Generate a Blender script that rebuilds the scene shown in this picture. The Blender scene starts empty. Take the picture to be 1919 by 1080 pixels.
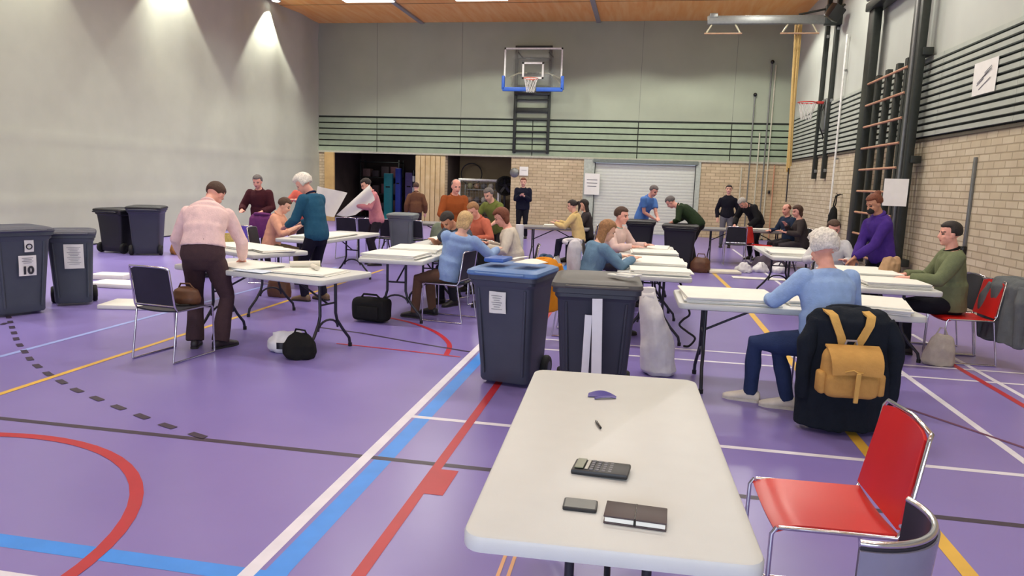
import bpy, bmesh, math, random
from mathutils import Vector, Matrix, Euler, noise
V = Vector
R = math.radians
random.seed(7)
SC = bpy.context.scene
COL = SC.collection

# ------------------------------------------------------------------ materials
def lin(c):
    return tuple(((x/255)/12.92 if x/255 <= .04045 else ((x/255+.055)/1.055)**2.4) for x in c)

MATS = {}
def mat(name, rgb, rough=.6, metal=0.0, spec=.5, var=.10, scale=14.0, bump=0.0, bscale=60.0, coat=0.0, trans=0.0, alpha=1.0):
    """procedural material: base colour varied a little by noise, optional bump"""
    if name in MATS:
        return MATS[name]
    m = bpy.data.materials.new(name)
    m.use_nodes = True
    nt = m.node_tree
    b = nt.nodes['Principled BSDF']
    c = lin(rgb)
    tc = nt.nodes.new('ShaderNodeTexCoord')
    nz = nt.nodes.new('ShaderNodeTexNoise')
    nz.inputs['Scale'].default_value = scale
    nz.inputs['Detail'].default_value = 3
    nt.links.new(tc.outputs['Object'], nz.inputs['Vector'])
    rp = nt.nodes.new('ShaderNodeValToRGB')
    rp.color_ramp.elements[0].position = .3
    rp.color_ramp.elements[1].position = .7
    rp.color_ramp.elements[0].color = tuple(x*(1-var) for x in c)+(1,)
    rp.color_ramp.elements[1].color = tuple(min(1, x*(1+var)) for x in c)+(1,)
    nt.links.new(nz.outputs['Fac'], rp.inputs['Fac'])
    nt.links.new(rp.outputs['Color'], b.inputs['Base Color'])
    b.inputs['Roughness'].default_value = rough
    b.inputs['Metallic'].default_value = metal
    b.inputs['Specular IOR Level'].default_value = spec
    b.inputs['Coat Weight'].default_value = coat
    b.inputs['Transmission Weight'].default_value = trans
    b.inputs['Alpha'].default_value = alpha
    if bump:
        n2 = nt.nodes.new('ShaderNodeTexNoise')
        n2.inputs['Scale'].default_value = bscale
        n2.inputs['Detail'].default_value = 4
        nt.links.new(tc.outputs['Object'], n2.inputs['Vector'])
        bp = nt.nodes.new('ShaderNodeBump')
        bp.inputs['Strength'].default_value = bump
        bp.inputs['Distance'].default_value = .01
        nt.links.new(n2.outputs['Fac'], bp.inputs['Height'])
        nt.links.new(bp.outputs['Normal'], b.inputs['Normal'])
    MATS[name] = m
    return m

def cloth(name, rgb, var=.06):
    return mat('cloth_'+name, rgb, rough=.9, spec=.2, var=var, scale=22, bump=.35, bscale=90)

def emit(name, rgb, strength):
    m = bpy.data.materials.new(name); m.use_nodes = True
    nt = m.node_tree
    b = nt.nodes['Principled BSDF']
    b.inputs['Emission Color'].default_value = lin(rgb)+(1,)
    b.inputs['Emission Strength'].default_value = strength
    MATS[name] = m
    return m

def brick_mat(name, c1, c2, mortar, axis):
    m = bpy.data.materials.new(name); m.use_nodes = True
    nt = m.node_tree; b = nt.nodes['Principled BSDF']
    tc = nt.nodes.new('ShaderNodeTexCoord')
    sp = nt.nodes.new('ShaderNodeSeparateXYZ'); cb = nt.nodes.new('ShaderNodeCombineXYZ')
    nt.links.new(tc.outputs['Object'], sp.inputs[0])
    nt.links.new(sp.outputs[axis], cb.inputs[0]); nt.links.new(sp.outputs['Z'], cb.inputs[1])
    br = nt.nodes.new('ShaderNodeTexBrick')
    br.inputs['Scale'].default_value = 1
    br.inputs['Brick Width'].default_value = .30
    br.inputs['Row Height'].default_value = .1
    br.inputs['Mortar Size'].default_value = .011
    br.inputs['Mortar Smooth'].default_value = .3
    br.inputs['Color1'].default_value = lin(c1)+(1,)
    br.inputs['Color2'].default_value = lin(c2)+(1,)
    br.inputs['Mortar'].default_value = lin(mortar)+(1,)
    nt.links.new(cb.outputs[0], br.inputs['Vector'])
    nz = nt.nodes.new('ShaderNodeTexNoise'); nz.inputs['Scale'].default_value = 2.5; nz.inputs['Detail'].default_value = 5
    nt.links.new(tc.outputs['Object'], nz.inputs['Vector'])
    mx = nt.nodes.new('ShaderNodeMixRGB'); mx.blend_type = 'OVERLAY'; mx.inputs[0].default_value = .25
    nt.links.new(br.outputs['Color'], mx.inputs[1]); nt.links.new(nz.outputs['Fac'], mx.inputs[2])
    nt.links.new(mx.outputs[0], b.inputs['Base Color'])
    b.inputs['Roughness'].default_value = .85
    b.inputs['Specular IOR Level'].default_value = .2
    bp = nt.nodes.new('ShaderNodeBump'); bp.inputs['Strength'].default_value = .5; bp.inputs['Distance'].default_value = .01
    bp.invert = True
    nt.links.new(br.outputs['Fac'], bp.inputs['Height']); nt.links.new(bp.outputs['Normal'], b.inputs['Normal'])
    return m

def wood_mat(name, c1, c2, sx=1.0, sy=.12, rough=.5):
    m = bpy.data.materials.new(name); m.use_nodes = True
    nt = m.node_tree; b = nt.nodes['Principled BSDF']
    tc = nt.nodes.new('ShaderNodeTexCoord'); mp = nt.nodes.new('ShaderNodeMapping')
    mp.inputs['Scale'].default_value = (sx*4, sy*4, sx*4)
    nt.links.new(tc.outputs['Object'], mp.inputs[0])
    nz = nt.nodes.new('ShaderNodeTexNoise'); nz.inputs['Scale'].default_value = 1.5; nz.inputs['Detail'].default_value = 6
    nz.inputs['Distortion'].default_value = .6
    nt.links.new(mp.outputs[0], nz.inputs['Vector'])
    rp = nt.nodes.new('ShaderNodeValToRGB')
    rp.color_ramp.elements[0].position = .3; rp.color_ramp.elements[1].position = .72
    rp.color_ramp.elements[0].color = lin(c1)+(1,); rp.color_ramp.elements[1].color = lin(c2)+(1,)
    nt.links.new(nz.outputs['Fac'], rp.inputs[0]); nt.links.new(rp.outputs[0], b.inputs['Base Color'])
    b.inputs['Roughness'].default_value = rough
    return m

# ------------------------------------------------------------------ mesh builder
class MB:
    def __init__(s):
        s.v, s.f, s.m = [], [], []
    def add(s, vs, fs, m=0, M=None):
        o = len(s.v)
        for p in vs:
            s.v.append(M @ V(p) if M is not None else V(p))
        for f in fs:
            s.f.append([i+o for i in f]); s.m.append(m)
        return s
    def box(s, c, size, m=0, rot=None, M=None):
        hx, hy, hz = size[0]/2, size[1]/2, size[2]/2
        T = Matrix.Translation(c)
        if rot: T = T @ Euler([R(a) for a in rot]).to_matrix().to_4x4()
        if M is not None: T = M @ T
        vs = [(x, y, z) for x in (-hx, hx) for y in (-hy, hy) for z in (-hz, hz)]
        return s.add(vs, [(0, 1, 3, 2), (4, 6, 7, 5), (0, 4, 5, 1), (2, 3, 7, 6), (0, 2, 6, 4), (1, 5, 7, 3)], m, T)
    def span(s, a, b, m=0, M=None):
        return s.box([(a[i]+b[i])/2 for i in range(3)], [abs(b[i]-a[i]) for i in range(3)], m, None, M)
    def rbox(s, c, size, bev=.01, seg=2, m=0, rot=None, M=None):
        bm = bmesh.new(); bmesh.ops.create_cube(bm, size=1)
        for v in bm.verts: v.co = V((v.co.x*size[0], v.co.y*size[1], v.co.z*size[2]))
        bmesh.ops.bevel(bm, geom=bm.edges[:], offset=bev, segments=seg, affect='EDGES', profile=.5)
        T = Matrix.Translation(c)
        if rot: T = T @ Euler([R(a) for a in rot]).to_matrix().to_4x4()
        if M is not None: T = M @ T
        bm.verts.index_update()
        s.add([v.co.copy() for v in bm.verts], [[v.index for v in f.verts] for f in bm.faces], m, T)
        bm.free(); return s
    def loft(s, secs, n=12, m=0, caps=True, M=None, closed=False):
        """secs: list of (centre, ax, ay): ellipse half-axes vectors"""
        o = []; fs = []
        for c, ax, ay in secs:
            for i in range(n):
                a = 2*math.pi*i/n
                o.append(V(c)+V(ax)*math.cos(a)+V(ay)*math.sin(a))
        k = len(secs)
        for j in range(k if closed else k-1):
            j2 = (j+1) % k
            for i in range(n):
                i2 = (i+1) % n
                fs.append((j*n+i, j*n+i2, j2*n+i2, j2*n+i))
        if caps and not closed:
            fs.append(tuple(reversed(range(n)))); fs.append(tuple(range((k-1)*n, k*n)))
        return s.add(o, fs, m, M)
    def tube(s, path, r, n=8, m=0, M=None, closed=False, caps=True):
        P = [V(p) for p in path]; k = len(P)
        rr = r if isinstance(r, (list, tuple)) else [r]*k
        secs = []; prev = None
        for i in range(k):
            if closed: t = (P[(i+1) % k]-P[i-1])
            else: t = P[min(i+1, k-1)]-P[max(i-1, 0)]
            if t.length < 1e-9: t = V((0, 0, 1))
            t.normalize()
            if prev is None:
                up = V((0, 0, 1)) if abs(t.z) < .9 else V((0, 1, 0))
                a = t.cross(up).normalized()
            else:
                a = (prev-t*prev.dot(t))
                if a.length < 1e-6: a = t.cross(V((1, .3, .2)))
                a.normalize()
            prev = a; b = t.cross(a)
            secs.append((P[i], a*rr[i], b*rr[i]))
        return s.loft(secs, n, m, caps, M, closed)
    def ell(s, c, rad, m=0, M=None, nu=12, nv=8, rot=None):
        T = Matrix.Translation(c)
        if rot is not None: T = T @ rot.to_4x4()
        if M is not None: T = M @ T
        vs = [V((0, 0, -rad[2]))]; fs = []
        for j in range(1, nv):
            ph = -math.pi/2+math.pi*j/nv
            for i in range(nu):
                a = 2*math.pi*i/nu
                vs.append(V((rad[0]*math.cos(ph)*math.cos(a), rad[1]*math.cos(ph)*math.sin(a), rad[2]*math.sin(ph))))
        vs.append(V((0, 0, rad[2]))); L = len(vs)-1
        for i in range(nu): fs.append((0, 1+(i+1) % nu, 1+i))
        for j in range(nv-2):
            for i in range(nu):
                a = 1+j*nu+i; b = 1+j*nu+(i+1) % nu
                fs.append((a, b, b+nu, a+nu))
        o = 1+(nv-2)*nu
        for i in range(nu): fs.append((L, o+i, o+(i+1) % nu))
        return s.add(vs, fs, m, T)
    def prism(s, poly, z0, z1, m=0, M=None):
        n = len(poly)
        vs = [(p[0], p[1], z0) for p in poly]+[(p[0], p[1], z1) for p in poly]
        fs = [tuple(reversed(range(n))), tuple(range(n, 2*n))]+[(i, (i+1) % n, n+(i+1) % n, n+i) for i in range(n)]
        return s.add(vs, fs, m, M)
    def lathe(s, prof, n=20, m=0, M=None):
        """prof: (r,z) list, closed by caps"""
        return s.loft([((0, 0, z), (r, 0, 0), (0, r, 0)) for r, z in prof], n, m, True, M)
    def sheet(s, fn, nu, nv, th=.003, m=0, M=None):
        """thick sheet from fn(u,v)->point"""
        P = [[V(fn(i/nu, j/nv)) for j in range(nv+1)] for i in range(nu+1)]
        N = [[None]*(nv+1) for _ in range(nu+1)]
        for i in range(nu+1):
            for j in range(nv+1):
                du = P[min(i+1, nu)][j]-P[max(i-1, 0)][j]; dv = P[i][min(j+1, nv)]-P[i][max(j-1, 0)]
                n_ = du.cross(dv)
                N[i][j] = n_.normalized() if n_.length > 1e-9 else V((0, 0, 1))
        A = [P[i][j]+N[i][j]*th/2 for i in range(nu+1) for j in range(nv+1)]
        B = [P[i][j]-N[i][j]*th/2 for i in range(nu+1) for j in range(nv+1)]
        k = len(A); w = nv+1; fs = []
        for i in range(nu):
            for j in range(nv):
                a = i*w+j
                fs.append((a, a+w, a+w+1, a+1)); fs.append((k+a, k+a+1, k+a+w+1, k+a+w))
        for i in range(nu):
            a = i*w; fs.append((a, k+a, k+a+w, a+w)); a = i*w+nv; fs.append((a, a+w, k+a+w, k+a))
        for j in range(nv):
            a = j; fs.append((a, a+1, k+a+1, k+a)); a = nu*w+j; fs.append((a, k+a, k+a+1, a+1))
        return s.add(A+B, fs, m, M)
    def mesh(s, name, mats, smooth=40):
        me = bpy.data.meshes.new(name)
        me.from_pydata([tuple(p) for p in s.v], [], s.f)
        for x in (mats if isinstance(mats, (list, tuple)) else [mats]): me.materials.append(x)
        me.polygons.foreach_set('material_index', s.m)
        finish(me, smooth)
        return me
    def build(s, name, mats, parent=None, smooth=40, kind=None):
        o = bpy.data.objects.new(name, s.mesh(name, mats, smooth))
        COL.objects.link(o)
        if parent is not None: o.parent = parent
        if kind: o['kind'] = kind
        return o

def finish(me, smooth):
    bm = bmesh.new(); bm.from_mesh(me)
    bmesh.ops.recalc_face_normals(bm, faces=bm.faces)
    bm.to_mesh(me); bm.free()
    if smooth:
        me.polygons.foreach_set('use_smooth', [True]*len(me.polygons))
        me.set_sharp_from_angle(angle=R(smooth))
    me.update()

_TS = bpy.data.scenes.new('melting')
def evaluated_mesh(o):
    """mesh of o with its modifiers applied (worked out in a scene of its own, then taken out of it)"""
    _TS.collection.objects.link(o)
    vl = _TS.view_layers[0]; vl.update()
    dg = vl.depsgraph; dg.update()
    me = bpy.data.meshes.new_from_object(o.evaluated_get(dg))
    _TS.collection.objects.unlink(o)
    return me

def fused(mb, name, mats, vox=.01, parent=None, smooth_it=4, fold=0.0, ffreq=9.0, paint=None, fdir=(1, 1, .6)):
    """melt the overlapping shapes of mb into ONE continuous surface"""
    me = bpy.data.meshes.new(name)
    me.from_pydata([tuple(p) for p in mb.v], [], mb.f)
    bm = bmesh.new(); bm.from_mesh(me); bmesh.ops.recalc_face_normals(bm, faces=bm.faces); bm.to_mesh(me); bm.free()
    o = bpy.data.objects.new(name, me)
    md = o.modifiers.new('r', 'REMESH'); md.mode = 'VOXEL'; md.voxel_size = vox; md.adaptivity = 0
    if smooth_it:
        sm = o.modifiers.new('s', 'SMOOTH'); sm.factor = .5; sm.iterations = smooth_it
    m2 = evaluated_mesh(o); COL.objects.link(o)
    o.modifiers.clear(); o.data = m2; bpy.data.meshes.remove(me); m2.name = name
    m2.materials.clear()
    for x in (mats if isinstance(mats, (list, tuple)) else [mats]): m2.materials.append(x)
    if fold:
        fd = V(fdir); nv = len(m2.vertices)
        cs = [0.0]*(3*nv); m2.vertices.foreach_get('co', cs)
        ns = [v.normal.copy() for v in m2.vertices]
        for i in range(nv):
            q = V((cs[3*i]*fd.x, cs[3*i+1]*fd.y, cs[3*i+2]*fd.z))*ffreq
            a = (noise.noise(q)+.5*noise.noise(q*2.1+V((3, 1, 7))))*fold
            cs[3*i] += ns[i].x*a; cs[3*i+1] += ns[i].y*a; cs[3*i+2] += ns[i].z*a
        m2.vertices.foreach_set('co', cs)
    m2.polygons.foreach_set('use_smooth', [True]*len(m2.polygons))
    if paint:
        idx = [paint(p.center) for p in m2.polygons]
        m2.polygons.foreach_set('material_index', idx)
    m2.update()
    if parent is not None: o.parent = parent
    return o

# ------------------------------------------------------------------ tagging
def tag(o, label=None, cat=None, group=None, kind=None):
    if label: o['label'] = label
    if cat: o['category'] = cat
    if group: o['group'] = group
    if kind: o['kind'] = kind
    return o

def thing(name, label, cat, loc=(0, 0, 0), rz=0, group=None):
    o = bpy.data.objects.new(name, None)
    o.empty_display_size = .1
    COL.objects.link(o)
    o.location = loc; o.rotation_euler = (0, 0, R(rz))
    return tag(o, label, cat, group)

def dup(root, loc, rz, label, group=None, scale=None):
    r = root.copy(); COL.objects.link(r)
    r.location = loc; r.rotation_euler = (0, 0, R(rz)); r['label'] = label
    if group: r['group'] = group
    if scale: r.scale = scale
    for ch in list(root.children):
        c = ch.copy(); COL.objects.link(c); c.parent = r
        for g in list(ch.children):
            d = g.copy(); COL.objects.link(d); d.parent = c
    return r

def place(o, loc, rz=0, rot=None):
    o.location = loc
    o.rotation_euler = rot if rot else (0, 0, R(rz))
    return o

def text_mesh(txt, size, name, material, parent, M, bold=0.0, depth=.0008, align='CENTER'):
    cu = bpy.data.curves.new(name, 'FONT'); cu.body = txt; cu.size = size
    cu.align_x = align; cu.align_y = 'CENTER'; cu.extrude = depth; cu.offset = bold
    o = bpy.data.objects.new(name, cu)
    me = evaluated_mesh(o)
    bpy.data.objects.remove(o)
    me.materials.clear(); me.materials.append(material)
    for v in me.vertices: v.co = M @ v.co
    q = bpy.data.objects.new(name, me); COL.objects.link(q)
    if parent is not None: q.parent = parent
    return q

def rrect(w, d, r, n=4):
    """rounded rectangle outline, centred"""
    pts = []
    for cx, cy, a0 in ((w/2-r, d/2-r, 0), (-w/2+r, d/2-r, 90), (-w/2+r, -d/2+r, 180), (w/2-r, -d/2+r, 270)):
        for i in range(n+1):
            a = R(a0+90*i/n); pts.append((cx+r*math.cos(a), cy+r*math.sin(a)))
    return pts

def rings(mb, outlines, m=0, M=None, caps=True):
    """outlines: list of (list of (x,y), z) with equal counts"""
    n = len(outlines[0][0]); vs = []; fs = []
    for o, z in outlines: vs += [(p[0], p[1], z) for p in o]
    for j in range(len(outlines)-1):
        for i in range(n):
            i2 = (i+1) % n
            fs.append((j*n+i, j*n+i2, (j+1)*n+i2, (j+1)*n+i))
    if caps:
        fs.append(tuple(reversed(range(n)))); fs.append(tuple(range((len(outlines)-1)*n, len(outlines)*n)))
    return mb.add(vs, fs, m, M)

def spl(P, k=6):
    """smooth curve through the points"""
    P = [V(p) for p in P]; out = []
    for i in range(len(P)-1):
        a, b_, c, d = P[max(0, i-1)], P[i], P[i+1], P[min(len(P)-1, i+2)]
        for j in range(k):
            t = j/k
            out.append(.5*((2*b_)+(c-a)*t+(2*a-5*b_+4*c-d)*t*t+(3*b_-a-3*c+d)*t**3))
    return out+[P[-1]]
EXPOSURE = 0.15
WIN = 2.0
HALL = 56
CURT = 620
DAY = 230
FLOOR_A = (128, 114, 181)
FLOOR_B = (138, 124, 191)
# ================================================================== CAMERA
cam = bpy.data.cameras.new('camera'); co = bpy.data.objects.new('camera', cam); COL.objects.link(co)
cam.sensor_width = 36; cam.sensor_fit = 'HORIZONTAL'; cam.lens = 1332.2/1919*36; cam.clip_end = 200; cam.clip_start = .05
rx, ux, fx = V((.98294773, .18104095, .03221697)), V((-.05840807, .14125934, .98824809)), V((-.17436243, .97327795, -.1494248))
# the rows above are the camera's right / (up, fwd) axes
MW = Matrix(((rx.x, ux.x, -fx.x, 0), (rx.y, ux.y, -fx.y, 0), (rx.z, ux.z, -fx.z, 1.65), (0, 0, 0, 1)))
co.matrix_world = MW
SC.camera = co
vs = SC.view_settings
vs.view_transform = 'Standard'; vs.look = 'None'; vs.gamma = 1.0; vs.use_curve_mapping = False
vs.exposure = EXPOSURE

# ================================================================== ROOM
XL, XR, YB, YF, ZC = -11.55, 4.45, 24.2, -4.5, 6.85
YS = 28.2                                   # back of the store rooms

def struct(name, mb, mats, parent=None, smooth=0):
    o = mb.build(name, mats, parent, smooth)
    o['kind'] = 'structure'
    return o

# floor ------------------------------------------------------------
mfl = bpy.data.materials.new('purple_sports_floor'); mfl.use_nodes = True
nt = mfl.node_tree; b = nt.nodes['Principled BSDF']
tc = nt.nodes.new('ShaderNodeTexCoord'); nz = nt.nodes.new('ShaderNodeTexNoise'); nz.inputs['Scale'].default_value = .7; nz.inputs['Detail'].default_value = 6
nt.links.new(tc.outputs['Object'], nz.inputs['Vector'])
rp = nt.nodes.new('ShaderNodeValToRGB'); rp.color_ramp.elements[0].position = .35; rp.color_ramp.elements[1].position = .7
rp.color_ramp.elements[0].color = lin(FLOOR_A)+(1,); rp.color_ramp.elements[1].color = lin(FLOOR_B)+(1,)
nt.links.new(nz.outputs['Fac'], rp.inputs[0]); nt.links.new(rp.outputs[0], b.inputs['Base Color'])
b.inputs['Roughness'].default_value = .3; b.inputs['Specular IOR Level'].default_value = .5
n2 = nt.nodes.new('ShaderNodeTexNoise'); n2.inputs['Scale'].default_value = 3; n2.inputs['Detail'].default_value = 4
nt.links.new(tc.outputs['Object'], n2.inputs['Vector'])
bp = nt.nodes.new('ShaderNodeBump'); bp.inputs['Strength'].default_value = .04; bp.inputs['Distance'].default_value = .02
nt.links.new(n2.outputs['Fac'], bp.inputs['Height']); nt.links.new(bp.outputs['Normal'], b.inputs['Normal'])
fl = struct('floor', MB().span((XL-.3, YF-.2, -.2), (XR+.3, YS+.2, 0)), mfl)

def line_mat(n, rgb): return mat('floor_paint_'+n, rgb, rough=.4, var=.06, scale=6)
LW, LB, LR, LK, LY, LI, LO = (line_mat('white', (225, 222, 235)), line_mat('blue', (58, 142, 236)), line_mat('red', (180, 38, 52)),
    line_mat('black', (58, 46, 66)), line_mat('yellow', (222, 178, 70)), line_mat('pale_blue', (150, 165, 225)), line_mat('orange', (226, 170, 120)))
zl = [.0006]
def strip(name, pts, w, m, closed=False):
    """flat painted line along pts, mitred"""
    P = [V((p[0], p[1], 0)) for p in pts]; k = len(P); L = []; Rr = []
    zl[0] += .00008; z = zl[0]
    for i in range(k):
        a = P[(i-1) % k] if (closed or i > 0) else P[i]; c = P[(i+1) % k] if (closed or i < k-1) else P[i]
        t = (c-a).normalized(); n = V((-t.y, t.x, 0))
        L.append(P[i]+n*w/2); Rr.append(P[i]-n*w/2)
    vs_ = [(p.x, p.y, z) for p in L]+[(p.x, p.y, z) for p in Rr]
    fs_ = [(i, k+i, k+(i+1) % k, (i+1) % k) for i in range(k if closed else k-1)]
    mb = MB().add(vs_, fs_)
    o = mb.build(name, m, fl, 0); o['kind'] = 'structure'
    return o
strip('blue_line', [(-1.415, 24), (-1.415, 2.5)], .105, LB)
strip('blue_line', [(-1.36, 2.5), (-11.4, 2.5)], .095, LB)
strip('black_line', [(-11.4, 3.81), (3, 3.81)], .05, LK)
strip('white_line', [(-1.525, 24), (-1.525, -2)], .066, LW)
strip('white_line', [(-1.5, 4.575), (4.4, 4.53)], .05, LW)
strip('white_line', [(-1.5, 6.86), (4.2, 6.86)], .045, LW)
strip('white_line', [(-1.5, 7.31), (4.2, 7.31)], .045, LW)
strip('white_line', [(2.46, -1), (2.46, 20)], .055, LW)
strip('white_line', [(3.22, -1), (3.22, 9)], .05, LW)
strip('white_line', [(-11.4, 2.27), (-2.3, 2.27)], .05, LW)
strip('red_line', [(-1.075, 2.3), (-1.09, 9)], .06, LR)
strip('red_line', [(-1.09, 3.58), (-.945, 3.58)], .33, LR)
strip('red_line', [(-1.06, 2.56), (-.95, 2.56)], .05, LR)
strip('red_line', [(3.085, -1), (3.085, 8)], .06, LR)
strip('yellow_line', [(1.51, -1), (1.5, 12), (1.38, 15.3)], .075, LY)
strip('yellow_line', [(-4.5, 0), (-4.5, 12)], .055, LY)
strip('pale_blue_line', [(-5.4, 1), (-5.38, 12)], .06, LI)
strip('orange_line', [(-.52, 0), (-.5, 6)], .016, LO)
strip('orange_line', [(-.472, 0), (-.462, 6)], .016, LO)
strip('red_circle', [(-3.55+1.345*math.cos(R(a)), 2.27+1.32*math.sin(R(a))) for a in range(0, 360, 6)], .065, LR, True)
strip('red_arc', [(p.x, p.y) for p in spl([(-2.95, 7.9, 0), (-2.54, 7.67, 0), (-2.14, 7.29, 0), (-1.84, 6.78, 0), (-1.74, 6.3, 0)])], .05, LR)
strip('red_arc', [(-2.9, 6.45), (-2.2, 6.38), (-1.6, 6.3)], .03, LR)
strip('black_arc', [(-3.4, 7.1), (-2.84, 6.97), (-2.17, 6.72), (-1.56, 6.52)], .035, LK)
strip('dark_red_arc', [(1.6, 6.2), (2.11, 5.78), (2.59, 5.07), (2.85, 4.3)], .035, line_mat('dark_red', (104, 52, 92)))
dash = [(-7.0, 6.75), (-6.31, 6.13), (-5.73, 5.61), (-4.99, 5.02), (-4.59, 4.76), (-4.09, 4.47), (-3.55, 4.22), (-3.0, 3.98), (-2.62, 3.845), (-2.3, 3.81)]
def along(pts, step):
    out = []
    for a, c in zip(pts, pts[1:]):
        a, c = V(a), V(c); n = max(1, int((c-a).length/step))
        out += [a+(c-a)*i/n for i in range(n)]
    return out+[V(pts[-1])]
dp = along(dash, .02); i = 0
while i+8 < len(dp):
    strip('black_dash', [(p.x, p.y) for p in dp[i:i+8]], .05, LK); i += 15
# row of small dark dashes near the front bin
for i in range(4):
    strip('black_dash', [(-6.5+.06*i, 6.25-.16*i), (-6.46+.06*i, 6.16-.16*i)], .05, LK)

# walls ------------------------------------------------------------
brickX = brick_mat('sand_brick_back', (206, 188, 156), (190, 172, 140), (164, 148, 120), 'X')
brickY = brick_mat('sand_brick_right', (206, 194, 168), (192, 178, 150), (168, 154, 128), 'Y')
grn = mat('grey_green_panel', (158, 166, 146), rough=.7, var=.05, scale=1.2)
grnR = mat('pale_wall_panel', (186, 190, 180), rough=.7, var=.04, scale=1.2)
slatm = mat('slat_board', (148, 164, 138), rough=.65, var=.08, scale=5)
gap = mat('dark_gap', (40, 44, 40), rough=.9)
beige = mat('beige_timber', (190, 158, 104), rough=.6, var=.1, scale=4)
wb = MB()
for a, c in ((-4.5, -2.0), (1.75, XR+.2), (-7.88, -6.82), (XL-.2, -11.26)):
    wb.span((a, YB, 0), (c, YB+.3, 2.46))
wall_back = struct('wall_back', wb, brickX)
struct('wall_panel', MB().span((XL-.2, YB-.02, 3.72), (XR+.2, YB+.3, ZC+.2)), grn, wall_back)
lb = MB().span((XL-.2, YB, 2.46), (XR+.2, YB+.3, 3.74))
struct('slat_backing', lb, gap, wall_back)
sl = MB(); edges = [XL, -9.32, -6.3, -3.8, -.3, 2.65, XR]
z = 2.50
while z < 3.68:
    for a, c in zip(edges, edges[1:]):
        sl.box(((a+c)/2, YB-.02, z+.078), (c-a-.03, .04, .156))
    z += .2
struct('slat_board', sl, slatm, wall_back)
struct('lintel', MB().span((XL, YB-.05, 2.44), (XR, YB+.3, 2.5)), mat('pale_lintel', (178, 178, 160), rough=.6), wall_back)
for a, c in ((-2.02, -1.66), (1.63, 1.78)):
    struct('door_post', MB().span((a, YB-.04, 0), (c, YB+.3, 2.46)), mat('pale_green_post', (176, 184, 172), rough=.6), wall_back)
# fine vertical panel seams of the upper wall
sm = MB()
for x in (-9.32, -6.3, -.3, 2.65): sm.box((x, YB-.022, 5.3), (.012, .006, 3.1))
struct('panel_seam', sm, mat('seam_grey', (120, 126, 114)), wall_back)

# roller shutter
sh = MB(); z = .02
while z < 2.3:
    sh.rbox((0, 0, z+.05), (3.27, .03, .104), .012, 2); z += .1
d1 = sh.build('door_1', mat('white_shutter', (206, 210, 200), rough=.5, var=.03), None, 30); d1.location = (-.015, YB+.05, 0); d1['kind'] = 'structure'
struct('shutter_box', MB().rbox((0, -.06, 2.4), (3.4, .22, .12), .015), mat('shutter_head', (110, 120, 112), rough=.5), d1)
struct('guide_rail', MB().box((-1.64, -.03, 1.2), (.03, .1, 2.36)), gap, d1)
struct('guide_rail', MB().box((1.64, -.03, 1.2), (.03, .1, 2.36)), gap, d1)

# right wall
wr = MB().span((XR, YF, 0), (XR+.3, YS, 2.56))
wall_right = struct('wall_right', wr, brickY)
struct('wall_panel', MB().span((XR-.01, YF, 3.84), (XR+.3, YS, ZC+.2)), grnR, wall_right)
struct('slat_backing', MB().span((XR, YF, 2.54), (XR+.3, YS, 3.86)), gap, wall_right)
sl = MB(); z = 2.57
while z < 3.8:
    yy = YF
    while yy < YB:
        y2 = min(YB, yy+2.4)
        sl.box((XR-.025, (yy+y2)/2, z+.036), (.05, y2-yy-.008, .066)); yy = y2
    z += .108
struct('slat_board', sl, mat('slat_board_pale', (172, 178, 166), rough=.6, var=.07, scale=4), wall_right)
struct('trim_1', MB().span((XR-.03, YF, 2.50), (XR+.02, YB, 2.545)), mat('dark_trim', (82, 76, 62), rough=.7), wall_right)

# front wall (behind the camera) with a high window band and outer left wall behind the curtain
wf = MB()
wf.span((XL-.3, YF-.3, 0), (XR+.3, YF, .9)); wf.span((XL-.3, YF-.3, 2.9), (XR+.3, YF, ZC+.2))
wf.span((XL-.3, YF-.3, .9), (-6, YF, 2.9)); wf.span((3.6, YF-.3, .9), (XR+.3, YF, 2.9))
struct('wall_front', wf, mat('plain_wall', (190, 188, 178), rough=.8))
w1 = struct('window_1', MB().span((-6, YF-.2, .9), (3.6, YF-.17, 2.9)), emit('daylight_glass', (214, 230, 255), WIN))
for x in (-6, -3.6, -1.2, 1.2, 3.6):
    struct('window_frame', MB().box((x, YF-.15, 1.9), (.08, .1, 2.1)), gap, w1)

# ceiling
cm = wood_mat('timber_ceiling', (244, 166, 82), (252, 198, 122), 1.0, .1, .55)
ceil = struct('ceiling', MB().span((XL-.3, YF-.3, ZC), (XR+.3, YB+.3, ZC+.2)), cm)
for x in (-7.72, -1.76): struct('ceiling_rail', MB().span((x-.07, YF, ZC-.05), (x+.07, YB, ZC)), mat('rail_grey', (150, 146, 140), rough=.5), ceil)
struct('ceiling_seam', MB().span((XL, 21.6, ZC-.004), (XR, 21.63, ZC)), mat('seam_brown', (110, 66, 30)), ceil)

# divider curtain = left wall
cu = mat('divider_curtain', (182, 185, 169), rough=.85, var=.03, scale=2, spec=.15)
def curt(u, v):
    y = YF+(YB-YF)*u; z = .03+(ZC-.03)*v
    pull = .5+.5*math.cos(2*math.pi*(y-20.7)/4.6)
    x = XL+.05+.035*math.sin(y*3.1+.3*math.sin(z))*(.3+.7*v)+.02*noise.noise(V((y*.9, z*.6, 0)))+.05*(1-pull)*v
    k = round((y-2.3)/4.6); yk = 2.3+4.6*k; r_ = math.hypot(y-yk, 6.9-z); ph = math.atan2(y-yk, 6.9-z)
    x += .055*min(1, r_/1.5)*math.exp(-r_/5)*math.sin(ph*7.5)*(.5+.5*math.cos(2*math.pi*(y-yk)/4.6))
    s = z/.62; fr = s-math.floor(s)
    x += .012*math.exp(-((fr-.5)/.06)**2)*(1 if z < 2.4 else 0)
    return (x, y, z)
wl = MB().sheet(curt, 340, 60, .01)
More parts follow.
